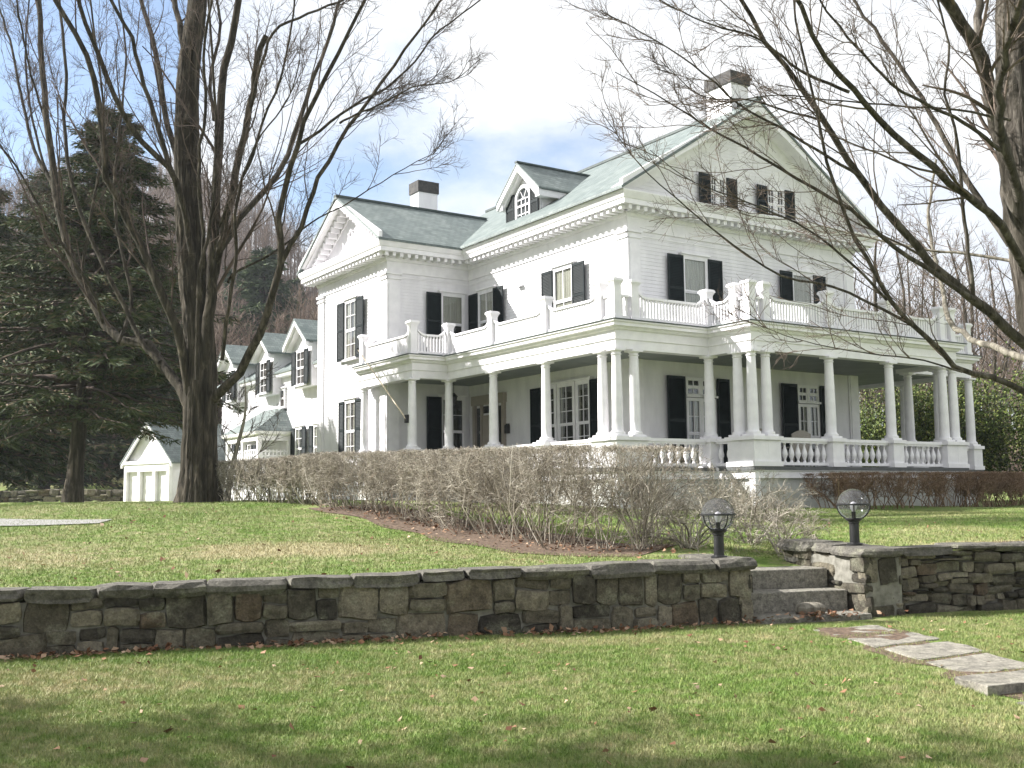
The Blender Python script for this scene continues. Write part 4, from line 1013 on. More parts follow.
# ------------------------------------------------------------------ growing things
def resample(pts, K):
    P = np.array(pts, float); n = len(P)
    if n == 2: return P[0] + (P[1] - P[0]) * np.linspace(0, 1, K)[:, None]
    E = np.vstack([2 * P[0] - P[1], P, 2 * P[-1] - P[-2]]); L = np.linalg.norm(np.diff(P, axis=0), axis=1); cum = np.concatenate([[0], np.cumsum(L)])
    out = []
    for d in np.linspace(0, cum[-1], K):
        i = min(max(int(np.searchsorted(cum, d, 'right')) - 1, 0), n - 2); t_ = (d - cum[i]) / (cum[i + 1] - cum[i] + 1e-9)
        p0, p1, p2, p3 = E[i:i + 4]
        out.append(.5 * (2 * p1 + (p2 - p0) * t_ + (2 * p0 - 5 * p1 + 4 * p2 - p3) * t_ ** 2 + (3 * p1 - p0 - 3 * p2 + p3) * t_ ** 3))
    return np.array(out)
def grow(rg, P, R, n, t0, t1, ang, lenf, K, wander, up, rmin=.004, rfac=.55, tend=None, lmin=.15, fixlen=None):
    """n children on every parent polyline"""
    M, Kp, _ = P.shape
    pi = np.repeat(np.arange(M), n); tt = rg.uniform(t0, t1, M * n)
    f = tt * (Kp - 1); i0 = np.clip(f.astype(int), 0, Kp - 2); fr = (f - i0)[:, None]
    pos = P[pi, i0] * (1 - fr) + P[pi, i0 + 1] * fr
    d = P[pi, i0 + 1] - P[pi, i0]; d /= np.linalg.norm(d, axis=1, keepdims=True) + 1e-9
    rad = R[pi, i0] * (1 - fr[:, 0]) + R[pi, i0 + 1] * fr[:, 0]
    plen = np.linalg.norm(np.diff(P, axis=1), axis=2).sum(1)[pi]
    rv = rg.normal(size=(M * n, 3)); rv -= (rv * d).sum(1, keepdims=True) * d; rv /= np.linalg.norm(rv, axis=1, keepdims=True) + 1e-9
    a = ang * rg.uniform(.65, 1.25, M * n)[:, None]
    dr = d * np.cos(a) + rv * np.sin(a)
    L = np.maximum(plen * lenf * (1.05 - .6 * tt) * rg.uniform(.6, 1.25, M * n), lmin) if fixlen is None else fixlen * rg.uniform(.6, 1.3, M * n)
    st = (L / (K - 1))[:, None]
    Q = np.empty((M * n, K, 3)); Q[:, 0] = pos; cur = pos.copy()
    for k in range(1, K):
        dr = dr + rg.normal(size=dr.shape) * wander + np.array([0, 0, up]); dr /= np.linalg.norm(dr, axis=1, keepdims=True)
        cur = cur + dr * st; Q[:, k] = cur
    rb = np.maximum(rad * rfac * rg.uniform(.6, 1.1, M * n), rmin)
    RR = rb[:, None] * (1 - .62 * np.linspace(0, 1, K)[None, :]); RR = np.maximum(RR, rmin * .6)
    return Q, RR
def make_tree(name, limbs, trunkset, label, cat, group, base, levels, bark_m='maple_bark', twig_m='twig_bark', seed=1, pale=(), K=22):
    """limbs: list of (world points, r0, r1). The first `trunkset` of them are the trunk itself."""
    rg = np.random.default_rng(seed)
    root = empty(name, base); tag(root, label, cat, group)
    chunks = []; pch = []; PL = []; RL = []
    for i, (pts, r0, r1) in enumerate(limbs):
        P = resample(pts, K) - np.array(base); q = np.linspace(0, 1, K); R = (r0 + (r1 - r0) * q ** (1.5 if i < trunkset else .8)) * (1 if i < trunkset else .64)
        if i >= trunkset: P[1:-1] += rg.normal(size=(K - 2, 3)) * min(.018, r0 * .15)
        if i < 1:
            zr = P[:, 2]; R = R * (1 + .38 * np.exp(-np.maximum(zr, 0) / .55))
        nsd = 64 if r0 > .3 else (18 if r0 > .10 else 8)
        c = tubes(P[None] if r0 <= .3 else resample(P, 60)[None], R[None] if r0 <= .3 else np.interp(np.linspace(0, 1, 60), np.linspace(0, 1, K), R)[None], nsd)
        if r0 > .3:      # furrowed bark and buttressed foot
            V_ = c[0].reshape(60, nsd, 3); cen = V_.mean(1, keepdims=True); rad_ = V_ - cen; th = np.arange(nsd) * 2 * np.pi / nsd; kk = np.arange(60)[:, None] * .35
            fac = 1 + .045 * np.sin(5 * th[None] + .4 * np.sin(kk * .3)) + .055 * rg.normal(size=(1, nsd)) + .035 * rg.normal(size=(60, nsd)) + .10 * np.exp(-np.arange(60)[:, None] / 2.5) * np.sin(4 * th[None] + 1)
            c = ((cen + rad_ * fac[:, :, None]).reshape(-1, 3), c[1])
        (pch if i in pale else chunks).append(c)
        if i >= trunkset: PL.append(P); RL.append(R)
    np_mesh('trunk', chunks, bark_m, root, True)
    if pch: np_mesh('limb', pch, 'pale_bark', root, True)
    P, R = np.array(PL), np.array(RL); tw = []
    cur = [(P, R)]
    for lv in levels:
        nxt = []
        for (a, b_) in cur:
            q = grow(rg, a, b_, **lv['g']); nxt.append(q)
        for q in nxt: tw.append(tubes(q[0], q[1], lv.get('sides', 3)))
        cur = nxt if not lv.get('keep') else cur + nxt
    np_mesh('crown', tw, twig_m, root)
    return root

# --- the big maple on the left
D0 = 28.0
def L(pts, r0, r1, dd=0.0, d0=D0, ext=0):
    """traced limb: pixels from the photograph, set at its own distance (dd = metres nearer or farther at the tip)"""
    n = len(pts); out = [at(px, py, d0 + dd * (k / max(1, n - 1))) for k, (px, py) in enumerate(pts)]
    if ext: v = out[-1] - out[-2]; v = v / np.linalg.norm(v); out.append(out[-1] + v * ext + np.array([0, 0, ext * .1]))
    return (out, r0, r1)
bz_ = float(ground_z(*at(199, 503, D0)[:2]))
base = at(199, 503, D0); base[2] = bz_
LT = [
 L([(199, 506), (200, 470), (200, 420), (201, 370), (198, 320), (192, 260), (188, 180), (187, 117), (190, 59), (197, 10), (199, -40)], .41, .15, .4, ext=3),
 L([(203, 400), (206, 350), (211, 300), (213, 255), (217, 180), (220, 131), (222, 82), (231, 42), (238, 0), (243, -30)], .26, .10, -1.2, ext=2.5),
 L([(190, 410), (183, 391), (164, 370), (150, 345), (120, 340), (103, 323), (75, 267), (59, 209), (50, 150), (45, 94), (42, 59), (40, 0)], .22, .10, 3.0, ext=2.5),
 L([(190, 400), (180, 340), (162, 295), (131, 227), (117, 197), (105, 171), (104, 140), (101, 122), (94, 82), (82, 47), (56, 0)], .21, .07, -2.5, ext=2),
 L([(160, 362), (140, 340), (117, 290), (94, 244), (77, 202), (66, 150), (63, 122), (67, 70), (61, 23), (58, 0)], .11, .05, 1.5, ext=2),
 L([(187, 122), (189, 90), (187, 70), (180, 30), (174, 0)], .17, .09, 1.0, ext=2.5),
 L([(195, 270), (185, 215), (173, 173), (145, 145), (127, 122), (103, 68), (91, 35), (80, 0)], .15, .06, -3.0, ext=2),
 L([(193, 250), (186, 200), (178, 164), (166, 117), (159, 70), (152, 35), (141, 0)], .16, .08, 2.0, ext=2),
 L([(190, 240), (178, 190), (159, 131), (141, 70), (127, 28), (110, 0)], .13, .05, -1.8, ext=2),
 L([(206, 330), (215, 270), (222, 240), (234, 180), (243, 141), (252, 94), (257, 59), (266, 36)], .20, .11, -2.0),
 L([(250, 110), (262, 62), (275, 30), (304, 16), (341, 0), (370, -14)], .07, .03, -2.0, d0=D0 - 1.8, ext=1),
 L([(207, 320), (211, 269), (230, 237), (242, 216), (265, 190), (274, 180), (290, 150), (304, 105), (320, 61), (334, 23), (339, 0)], .17, .05, 2.5, ext=2),
 L([(212, 400), (220, 391), (240, 372), (252, 350), (260, 330), (272, 297), (282, 253), (279, 218), (289, 178), (296, 150), (309, 112), (327, 75), (346, 37), (365, 0)], .20, .04, -3.5, ext=1.5),
 L([(272, 297), (282, 262), (298, 230), (314, 192), (316, 180), (331, 158), (351, 125), (371, 97), (389, 72), (414, 37), (442, 0)], .12, .03, -1.5, d0=D0 - 1.4, ext=1.2),
 L([(299, 144), (327, 125), (367, 97), (383, 91), (411, 66), (436, 34), (455, 19), (480, 0)], .065, .02, -1.0, d0=D0 - 2, ext=1),
 L([(340, 123), (349, 117), (383, 103), (414, 87), (452, 81), (480, 59)], .045, .012, -1.0, d0=D0 - 2.6),
 L([(228, 282), (235, 272), (261, 260), (289, 241), (307, 225), (343, 206), (360, 195), (385, 180), (420, 160), (438, 153)], .055, .012, -3.0),
 L([(222, 360), (225, 330), (230, 295), (237, 251), (235, 216), (244, 173), (254, 150), (262, 120), (275, 95), (285, 60), (292, 20)], .085, .03, -3.0, d0=D0 - .6, ext=1),
 L([(197, 380), (197, 330), (200, 267), (209, 234), (214, 185), (216, 130), (214, 80), (210, 20)], .085, .04, -1.0, d0=D0 - .7, ext=1.5),
 L([(208, 290), (220, 225), (236, 190), (250, 165), (258, 140), (275, 118), (290, 96), (300, 60)], .06, .02, -3.5, d0=D0 - .5),
 L([(103, 323), (92, 290), (60, 240), (30, 190), (5, 150), (-20, 120)], .08, .03, -3, d0=D0 + 1),
 L([(55, 190), (35, 150), (22, 100), (12, 50), (0, 10)], .09, .04, 2, d0=D0 + 2, ext=1.5),
 L([(45, 120), (30, 70), (22, 30), (15, -10)], .06, .03, -2, d0=D0 + 2.5, ext=1.5),
 L([(118, 343), (132, 300), (116, 220), (118, 140), (126, 70), (120, 0)], .09, .03, 2, d0=D0 + .6, ext=1.5),
 L([(80, 280), (92, 210), (104, 130), (98, 60), (90, 0)], .08, .03, -2, d0=D0 + 2, ext=1.5),
 L([(62, 215), (40, 150), (28, 90), (26, 40), (30, -10)], .07, .03, 2, d0=D0 + 2.2, ext=1.5),
 L([(200, 300), (203, 240), (198, 170), (206, 110), (204, 50), (212, 0)], .09, .04, -2, d0=D0 - .4, ext=1.5),
 L([(214, 120), (210, 80), (220, 30), (217, 0)], .08, .05, 2, d0=D0 - .5, ext=2),
]
G = lambda **k: k
LV_BIG = [dict(g=G(n=11, t0=.18, t1=.98, ang=.50, lenf=.30, K=9, wander=.09, up=.07, rmin=.011, rfac=.36), sides=5),
          dict(g=G(n=7, t0=.2, t1=1.0, ang=.7, lenf=.42, K=6, wander=.16, up=.045, rmin=.0065, rfac=.55, lmin=.5), sides=3),
          dict(g=G(n=6, t0=.2, t1=1.0, ang=.75, lenf=.5, K=4, wander=.2, up=.04, rmin=.0042, rfac=.6, lmin=.3))]
make_tree('maple_tree', LT, 1, 'huge bare maple with many upright limbs standing on the upper lawn', 'tree', None, base, LV_BIG, seed=3)

# --- the bare tree leaning in from the right
D1 = 17.0
def Rr(pts, r0, r1, dd=0.0, d0=D1, ext=0): return L(pts, r0, r1, dd, d0, ext)
base = at(1090, 590, D1); base[2] = float(ground_z(base[0], base[1]))
bpy_ = base.copy()
RT = [
 ([bpy_ - np.array([0, 0, .1]), at(1080, 520, D1), at(1068, 450, D1), at(1056, 390, D1), at(1044, 320, D1), at(1034, 260, D1), at(1022, 180, D1), at(1015, 90, D1 + .3), at(1012, 0, D1 + .6), at(1010, -90, D1 + 1), at(1002, -200, D1 + 1.4)], .38, .13),
 Rr([(1034, 300), (1018, 220), (1006, 150), (992, 105), (984, 60), (965, 28), (945, 0), (925, -40)], .24, .09, -2.0, ext=1.5),
 Rr([(985, 70), (977, 47), (978, 10), (976, -30)], .12, .07, 1, d0=D1 - 1, ext=1.5),
 Rr([(1042, 360), (1015, 335), (971, 297), (931, 263), (893, 219), (850, 160), (820, 115), (781, 61), (744, 7), (730, -20)], .14, .03, -2.5, ext=1),
 Rr([(1036, 290), (1021, 263), (996, 222), (970, 198), (936, 171), (878, 117), (854, 91), (828, 59), (796, 0)], .12, .035, -4.0, ext=1),
 Rr([(1010, 245), (990, 215), (967, 180), (943, 138), (929, 110), (911, 82), (873, 28), (854, 0)], .085, .03, 1.0, d0=D1 - .5, ext=1),
 Rr([(975, 300), (931, 272), (887, 241), (868, 222), (837, 202), (784, 171), (744, 147), (700, 122), (660, 97), (615, 72)], .07, .01, -1.5, d0=D1 - .9),
 Rr([(1040, 405), (1024, 393), (996, 376), (962, 371), (940, 351), (909, 322), (887, 294), (868, 260), (846, 219), (829, 170), (815, 100), (800, 40), (793, -10)], .085, .02, -3.0),
 Rr([(912, 325), (878, 307), (828, 285), (784, 277), (740, 250), (690, 210), (640, 165), (600, 110)], .04, .008, -1.0, d0=D1 - 1.2),
 Rr([(1036, 362), (1010, 353), (990, 345), (975, 341), (962, 332), (951, 324), (944, 300), (938, 270), (930, 220), (936, 160)], .10, .035, 3.0),
 Rr([(1032, 268), (1015, 262), (975, 255), (930, 250), (880, 240), (820, 225), (760, 205)], .05, .012, 2.0),
 Rr([(973, 297), (971, 269), (964, 213), (959, 160), (955, 130), (945, 90), (950, 50), (940, 10)], .055, .02, -1.0, d0=D1 - .8, ext=.6),
 Rr([(862, 178), (830, 158), (784, 130), (740, 105), (700, 70), (655, 40), (600, 10)], .04, .01, -1, d0=D1 - 1.5),
 Rr([(820, 120), (790, 112), (750, 100), (700, 95), (660, 60)], .03, .008, -.5, d0=D1 - 1.7),
 Rr([(849, 92), (800, 70), (760, 40), (700, 20), (640, -10)], .04, .01, -1, d0=D1 - 2.2),
 Rr([(1000, 150), (960, 120), (900, 90), (850, 40), (820, 0)], .05, .02, -3, d0=D1 - 1),
 Rr([(1010, 120), (960, 110), (890, 105), (830, 100), (770, 95), (700, 110)], .035, .008, -2.5, d0=D1 - .6),
 Rr([(887, 300), (850, 262), (800, 225), (740, 200), (690, 180), (650, 150)], .035, .008, -1.0, d0=D1 - 1.6),
 Rr([(1020, 200), (1000, 130), (1003, 60), (1020, 0)], .12, .07, -2, d0=D1 - .5, ext=1),
 Rr([(962, 372), (920, 360), (860, 352), (800, 340), (740, 318)], .025, .006, -1.0, d0=D1 - .8),
]
LV_R = [dict(g=G(n=12, t0=.22, t1=1.0, ang=.55, lenf=.30, K=8, wander=.10, up=.03, rmin=.0080, rfac=.36), sides=5),
        dict(g=G(n=6, t0=.2, t1=1.0, ang=.7, lenf=.42, K=6, wander=.16, up=.03, rmin=.0048, rfac=.55, lmin=.35)),
        dict(g=G(n=5, t0=.2, t1=1.0, ang=.75, lenf=.5, K=4, wander=.2, up=.03, rmin=.0030, rfac=.6, lmin=.2))]
make_tree('maple_tree', RT, 1, 'bare tree with arching limbs reaching in over the porch from the right edge', 'tree', None, base, LV_R, 'grey_bark', twig_m='bud_twig', seed=8, pale=(9, 10))

# --- generic bare trees
def bare_tree(name, base, h, r, seed, label, group, lean=(0, 0), twig='twig_bark', nl=10, lv=None, bark_m='maple_bark', spread=.75, bole=.3):
    rg = np.random.default_rng(seed); b = np.array(base, float)
    top = b + np.array([lean[0], lean[1], h])
    trunk = [b - np.array([0, 0, .1]), b + (top - b) * .35 + rg.normal(size=3) * .02 * h * np.array([1, 1, 0]), b + (top - b) * .7 + rg.normal(size=3) * .03 * h * np.array([1, 1, 0]), top]
    limbs = [(trunk, r, r * .15)]
    for k in range(nl):
        q = bole + (.9 - bole) * k / nl + rg.uniform(0, .03); p = b + (top - b) * q; a = k * 2.4 + rg.uniform(-.4, .4); ln = h * (.52 - .36 * q) * rg.uniform(.8, 1.2)
        d = np.array([math.cos(a) * spread, math.sin(a) * spread, .75]); d2 = np.array([math.cos(a) * spread * .6, math.sin(a) * spread * .6, 1.0])
        limbs.append(([p, p + d * ln * .5, p + d * ln * .5 + d2 * ln * .5], r * .5 * (1 - .6 * q), r * .06))
    return make_tree(name, limbs, 1, label, 'tree', group, b, lv or LV_S, bark_m, twig, seed, K=10)
LV_S = [dict(g=G(n=7, t0=.2, t1=1.0, ang=.6, lenf=.38, K=5, wander=.14, up=.05, rmin=.010, rfac=.5), sides=4),
        dict(g=G(n=6, t0=.2, t1=1.0, ang=.7, lenf=.45, K=4, wander=.18, up=.04, rmin=.007, rfac=.6, lmin=.4))]
# small ornamental tree in front of the trellised entry
p = at(226, 498, 36); p[2] = float(ground_z(p[0], p[1]))
bare_tree('ornamental_tree', p, 4.2, .09, 21, 'small bare ornamental tree by the trellised entry beside the big trunk', None, lean=(.5, .2), nl=9, lv=LV_S, spread=1.1, bole=.2, bark_m='pale_bark')
# out of frame: the roadside tree whose branches shade the near lawn
bare_tree('maple_tree', (-15.5, 6.9, 0), 17, .42, 31, 'bare roadside maple beyond the left edge that shades the near lawn', None, nl=13, spread=.8, lv=[
    dict(g=G(n=9, t0=.2, t1=1.0, ang=.6, lenf=.4, K=5, wander=.14, up=.05, rmin=.03, rfac=.5), sides=4), dict(g=G(n=8, t0=.2, t1=1.0, ang=.7, lenf=.5, K=4, wander=.18, up=.04, rmin=.016, rfac=.6, lmin=.4)), dict(g=G(n=4, t0=.2, t1=1.0, ang=.7, lenf=.5, K=3, wander=.18, up=.04, rmin=.012, rfac=.6, lmin=.3))])

# --- conifers: trunk, boughs and needle sprays
def conifer(name, base, h, r, rad, seed, label, group, lean=(0, 0), low=.12, needles='conifer_needles', nb=150, ns=80, size=(.16, .42), droop=-.25, gaps=.0, shape=1.0):
    rg = np.random.default_rng(seed); b = np.array(base, float)
    root = empty(name, tuple(b)); tag(root, label, 'tree', group)
    T_ = np.array([[0, 0, -.2], [lean[0] * .3, lean[1] * .3, h * .35], [lean[0] * .7, lean[1] * .7, h * .7], [lean[0], lean[1], h]]); P = resample(T_, 14); R = r * (1 - .93 * np.linspace(0, 1, 14)); R[0] *= 1.35
    np_mesh('trunk', [tubes(P[None], R[None], 10)], 'maple_bark', root, True)
    q = low + (1 - low) * rg.uniform(0, 1, nb) ** 1.05 * .985
    pos = np.stack([np.interp(q, np.linspace(0, 1, 14), P[:, k]) for k in range(3)], -1)
    a = rg.uniform(0, 2 * np.pi, nb); ln = rad * ((1 - q) / (1 - low)) ** shape * rg.uniform(.6, 1.15, nb) * np.clip(.55 + (q - low) * 4, .55, 1) + .25
    K = 6; d = np.stack([np.cos(a), np.sin(a), np.full(nb, .12)], -1); BP = np.empty((nb, K, 3)); BP[:, 0] = pos; cur = pos.copy()
    for k in range(1, K):
        d = d + rg.normal(size=d.shape) * .1 + np.array([0, 0, droop / K * (1.2 if k < 4 else -.8)]); d /= np.linalg.norm(d, axis=1, keepdims=True); cur = cur + d * (ln / (K - 1))[:, None]; BP[:, k] = cur
    BR = (.02 + .012 * ln)[:, None] * (1 - .85 * np.linspace(0, 1, K))[None]
    np_mesh('boughs', [tubes(BP, BR, 4)], 'twig_bark', root)
    # sprays
    i = np.repeat(np.arange(nb), ns); tt = rg.uniform(.12, 1, nb * ns) ** .8; f = tt * (K - 1); i0 = np.clip(f.astype(int), 0, K - 2); fr = (f - i0)[:, None]
    c = BP[i, i0] * (1 - fr) + BP[i, i0 + 1] * fr; dirb = BP[i, i0 + 1] - BP[i, i0]; dirb /= np.linalg.norm(dirb, axis=1, keepdims=True)
    side = np.cross(dirb, [0, 0, 1]); sg = rg.choice([-1, 1], nb * ns)[:, None]
    dr = dirb * rg.uniform(.2, 1, (nb * ns, 1)) + side * sg * rg.uniform(.4, 1.1, (nb * ns, 1)) + rg.normal(size=(nb * ns, 3)) * .28 + np.array([0, 0, -.22]); dr /= np.linalg.norm(dr, axis=1, keepdims=True)
    sz = rg.uniform(*size, nb * ns)[:, None] * (.7 + .5 * (ln[i] / rad)[:, None]); wv = np.cross(dr, rg.normal(size=dr.shape)); wv /= np.linalg.norm(wv, axis=1, keepdims=True); wv *= sz * .085
    off = dirb * 0 + side * sg * (ln[i] * .16 * rg.uniform(0, 1, nb * ns) * (1 - tt * .5))[:, None] + np.array([0, 0, -1]) * (rg.uniform(0, .18, nb * ns))[:, None]
    c = c + off
    V = np.stack([c, c + dr * sz * .5 + wv, c + dr * sz, c + dr * sz * .5 - wv], 1).reshape(-1, 3); Fq = np.arange(len(V)).reshape(-1, 4)
    np_mesh('crown', [(V, Fq)], needles, root)
    return root
def gpt(px, py, D):
    p = at(px, py, D); p[2] = float(ground_z(p[0], p[1])); return p
conifer('spruce_tree', gpt(72, 503, 37), 14.2, .30, 5.6, 41, 'dark spruce with a leaning bare lower trunk on the shaded left lawn', None, lean=(.9, .5), low=.20, nb=330, ns=260, size=(.12, .36), droop=-.45, shape=.75)
conifer('spruce_tree', gpt(-42, 500, 45), 14.5, .3, 6.6, 42, 'dark spruce filling the left edge behind the leaning one', None, low=.14, nb=280, ns=170, size=(.25, .6), droop=-.4, shape=.75)
conifer('spruce_tree', gpt(98, 485, 92), 27.5, .35, 6.5, 43, 'dark spruce with a pointed top farther back behind the garage', None, low=.04, nb=260, ns=75, size=(.3, .8), droop=-.35, shape=.9)
conifer('spruce_tree', gpt(44, 485, 78), 24, .35, 8.5, 47, 'broad spruce between the leaning spruce and the hill, behind the field wall', None, low=.04, nb=300, ns=140, size=(.3, .8), droop=-.35, shape=.6)
conifer('spruce_tree', gpt(152, 485, 84), 19, .35, 6.5, 48, 'spruce behind the garage roof, left of the big trunk', None, low=.04, nb=240, ns=120, size=(.3, .8), droop=-.35, shape=.8)
conifer('pine_tree', gpt(262, 470, 120), 21, .4, 5.0, 44, 'green pine rising far back between the big trunk and the mansion', None, low=.35, needles='pine_needles', nb=140, ns=110, size=(.5, 1.2), droop=-.1, shape=.55)
conifer('spruce_tree', gpt(-110, 500, 47), 17, .3, 6.0, 45, 'dark spruce at the far left, mostly outside the picture', None, low=.25, nb=200, ns=120, size=(.3, .8), droop=-.35, shape=.8)

conifer('spruce_tree', (-15.0, 8.4, 0), 13.5, .28, 3.4, 46, 'unseen spruce added beyond the left edge to shade the near lawn', None, low=.12, nb=90, ns=34, size=(.3, .7), droop=-.35, shape=.7)  # out of view, added to deepen the shadow on the near lawn
# --- leafy evergreen shrubs right of the house
def evergreen(base, rx, rz_, seed, label, n=9000, leaf=(.08, .17), group=None):
    rg = np.random.default_rng(seed); b = np.array(base, float); root = empty('evergreen_shrub', tuple(b)); tag(root, label, 'shrub', group)
    K = 6; ns = 46; a = rg.uniform(0, 2 * np.pi, ns); d = np.stack([np.cos(a) * rg.uniform(.2, 1, ns), np.sin(a) * rg.uniform(.2, 1, ns), np.full(ns, 1.0)], -1); L_ = rz_ * rg.uniform(.5, 1.0, ns)
    P = np.empty((ns, K, 3)); cur = np.stack([np.cos(a) * .3, np.sin(a) * .3, np.zeros(ns) - .05], -1); P[:, 0] = cur
    for k in range(1, K):
        d = d + rg.normal(size=d.shape) * .16; d /= np.linalg.norm(d, axis=1, keepdims=True); cur = cur + d * np.array([rx / rz_ * 1.2, rx / rz_ * 1.2, 1.0]) * (L_ / (K - 1))[:, None]; P[:, k] = cur
    np_mesh('stems', [tubes(P, np.full((ns, K), .03) * np.linspace(1, .3, K)[None], 5)], 'maple_bark', root)
    cl = rg.integers(0, ns, n // 14); tt = rg.uniform(.15, 1, len(cl)) ** .6; f = tt * (K - 1); i0 = np.clip(f.astype(int), 0, K - 2)
    cc = P[cl, i0] + rg.normal(size=(len(cl), 3)) * np.array([.34, .34, .26]) * (rx / 2.2)
    c = np.repeat(cc, 14, 0) + rg.normal(size=(len(cl) * 14, 3)) * .17; m_ = len(c)
    dr = rg.normal(size=(m_, 3)) + np.array([0, 0, -.3]); dr /= np.linalg.norm(dr, axis=1, keepdims=True); sz = rg.uniform(*leaf, m_)[:, None]
    wv = np.cross(dr, rg.normal(size=dr.shape)); wv /= np.linalg.norm(wv, axis=1, keepdims=True); wv *= sz * .26
    V = np.stack([c, c + dr * sz * .5 + wv, c + dr * sz, c + dr * sz * .5 - wv], 1).reshape(-1, 3)
    V[:, 2] = np.maximum(V[:, 2], .02)
    np_mesh('crown', [(V, np.arange(len(V)).reshape(-1, 4))], 'laurel_leaf', root)
for k, (v, u, rx, rz_, lb) in enumerate(((21.5, 4.5, 3.0, 6.6, 'leafy evergreen shrub directly behind the far end columns of the porch'), (24.5, 1.0, 3.2, 7.2, 'tall evergreen shrub just right of the porch end'), (27.5, -3.5, 3.4, 6.0, 'broad evergreen shrub at the right edge below the pale limb'),
                                        (24.5, 9.5, 3.6, 6.8, 'evergreen shrub seen between the porch columns beside the pale trunk'), (29.5, 4.0, 3.8, 8.5, 'evergreen shrub standing behind the row right of the porch'))):
    p = place(v, u); p[2] = float(ground_z(p[0], p[1])); evergreen(p, rx, rz_, 60 + k, lb, n=36000, group='evergreens right of the porch')
p = place(25.0, 7.0); p[2] = float(ground_z(p[0], p[1]))
bare_tree('birch_tree', p, 9, .14, 71, 'pale birch trunk seen between the porch columns', None, bark_m='pale_bark', nl=8, bole=.45)
# bare trees behind the house on the right
spots = [(890, 60, 16), (918, 85, 19), (948, 75, 17), (975, 66, 16), (1010, 95, 19), (865, 78, 16), (905, 70, 17), (960, 62, 15), (1000, 80, 18), (1040, 58, 15), (875, 95, 17), (935, 100, 20), (1090, 75, 17), (985, 110, 18)]
for k, (px, D, h) in enumerate(spots):
    bare_tree('bare_tree', gpt(px, 480, D), h, .2, 80 + k, 'slender bare tree in the thin woods behind the right end of the mansion', 'bare trees behind the mansion', nl=12, bole=.25, twig='far_twig',
              lv=[dict(g=G(n=7, t0=.15, t1=1.0, ang=.6, lenf=.4, K=5, wander=.15, up=.05, rmin=.014, rfac=.5), sides=3), dict(g=G(n=6, t0=.2, t1=1.0, ang=.7, lenf=.5, K=4, wander=.18, up=.04, rmin=.011, rfac=.6, lmin=.5))])

# --- woods on the hill (one mass): thousands of bare crowns
def woods(name, npts, region, seed, hrange, mat='far_twig'):
    rg = np.random.default_rng(seed); xs_, ys_ = region(rg, npts); zs = ground_z(xs_, ys_)
    base_ = np.stack([xs_, ys_, zs], -1); h = rg.uniform(*hrange, npts)
    K = 4; P = np.empty((npts, K, 3)); lean = rg.normal(size=(npts, 3)) * .06; lean[:, 2] = 1
    for k in range(K): P[:, k] = base_ + lean * (h * k / (K - 1))[:, None]
    R = (h * .011)[:, None] * np.linspace(1, .2, K)[None]
    ch = [tubes(P, R, 3)]
    q = grow(rg, P, R, 9, .25, 1.0, .6, .45, 4, .14, .06, .035, .5); ch.append(tubes(q[0], q[1], 3))
    q2 = grow(rg, q[0], q[1], 6, .2, 1.0, .7, .55, 3, .16, .05, .028, .6, lmin=.8); ch.append(tubes(q2[0], q2[1], 3))
    o = np_mesh(name, ch, mat); tag(o, kind='stuff'); return o
woods('hillside_woods', 2000, lambda rg, n: ((lambda y: (-y * rg.uniform(.05, .62, n) - 2, y))(rg.uniform(88, 240, n))), 101, (9, 15))
woods('distant_woods', 800, lambda rg, n: ((lambda y: (y * rg.uniform(.05, .75, n), y))(rg.uniform(95, 230, n))), 102, (10, 17))
for k, (px, D, h) in enumerate(((60, 110, 17), (20, 125, 19), (140, 130, 17), (232, 140, 16), (290, 150, 15), (175, 118, 16))):
    conifer('hill_pine', gpt(px, 470, D), h, .3, 4.5, 120 + k, 'dark green conifer among the bare woods on the hillside', 'conifers on the hillside', low=.15, needles='pine_needles', nb=110, ns=80, size=(.5, 1.3), droop=-.15, shape=.7)
# old field wall across the shaded lawn at the far left
fw = MB(); rn3 = random.Random(13)
FO = Vector((-42, 66, 0)); FD = Vector((1, -.02, 0)).normalized(); FN = Vector((FD.y, -FD.x, 0))
stones_face(fw, FO, FD, FN, 0, 22, lambda s: float(ground_z(-42 + s, 66)) - .2, lambda s: float(ground_z(-42 + s, 66)) + .75, .2, .35, .4, .9, .6, rn3, .02, 2)
o = fw.build('field_wall', 'field_stone'); tag(o, 'dark old stone wall across the shaded grass at the far left', 'stone wall')

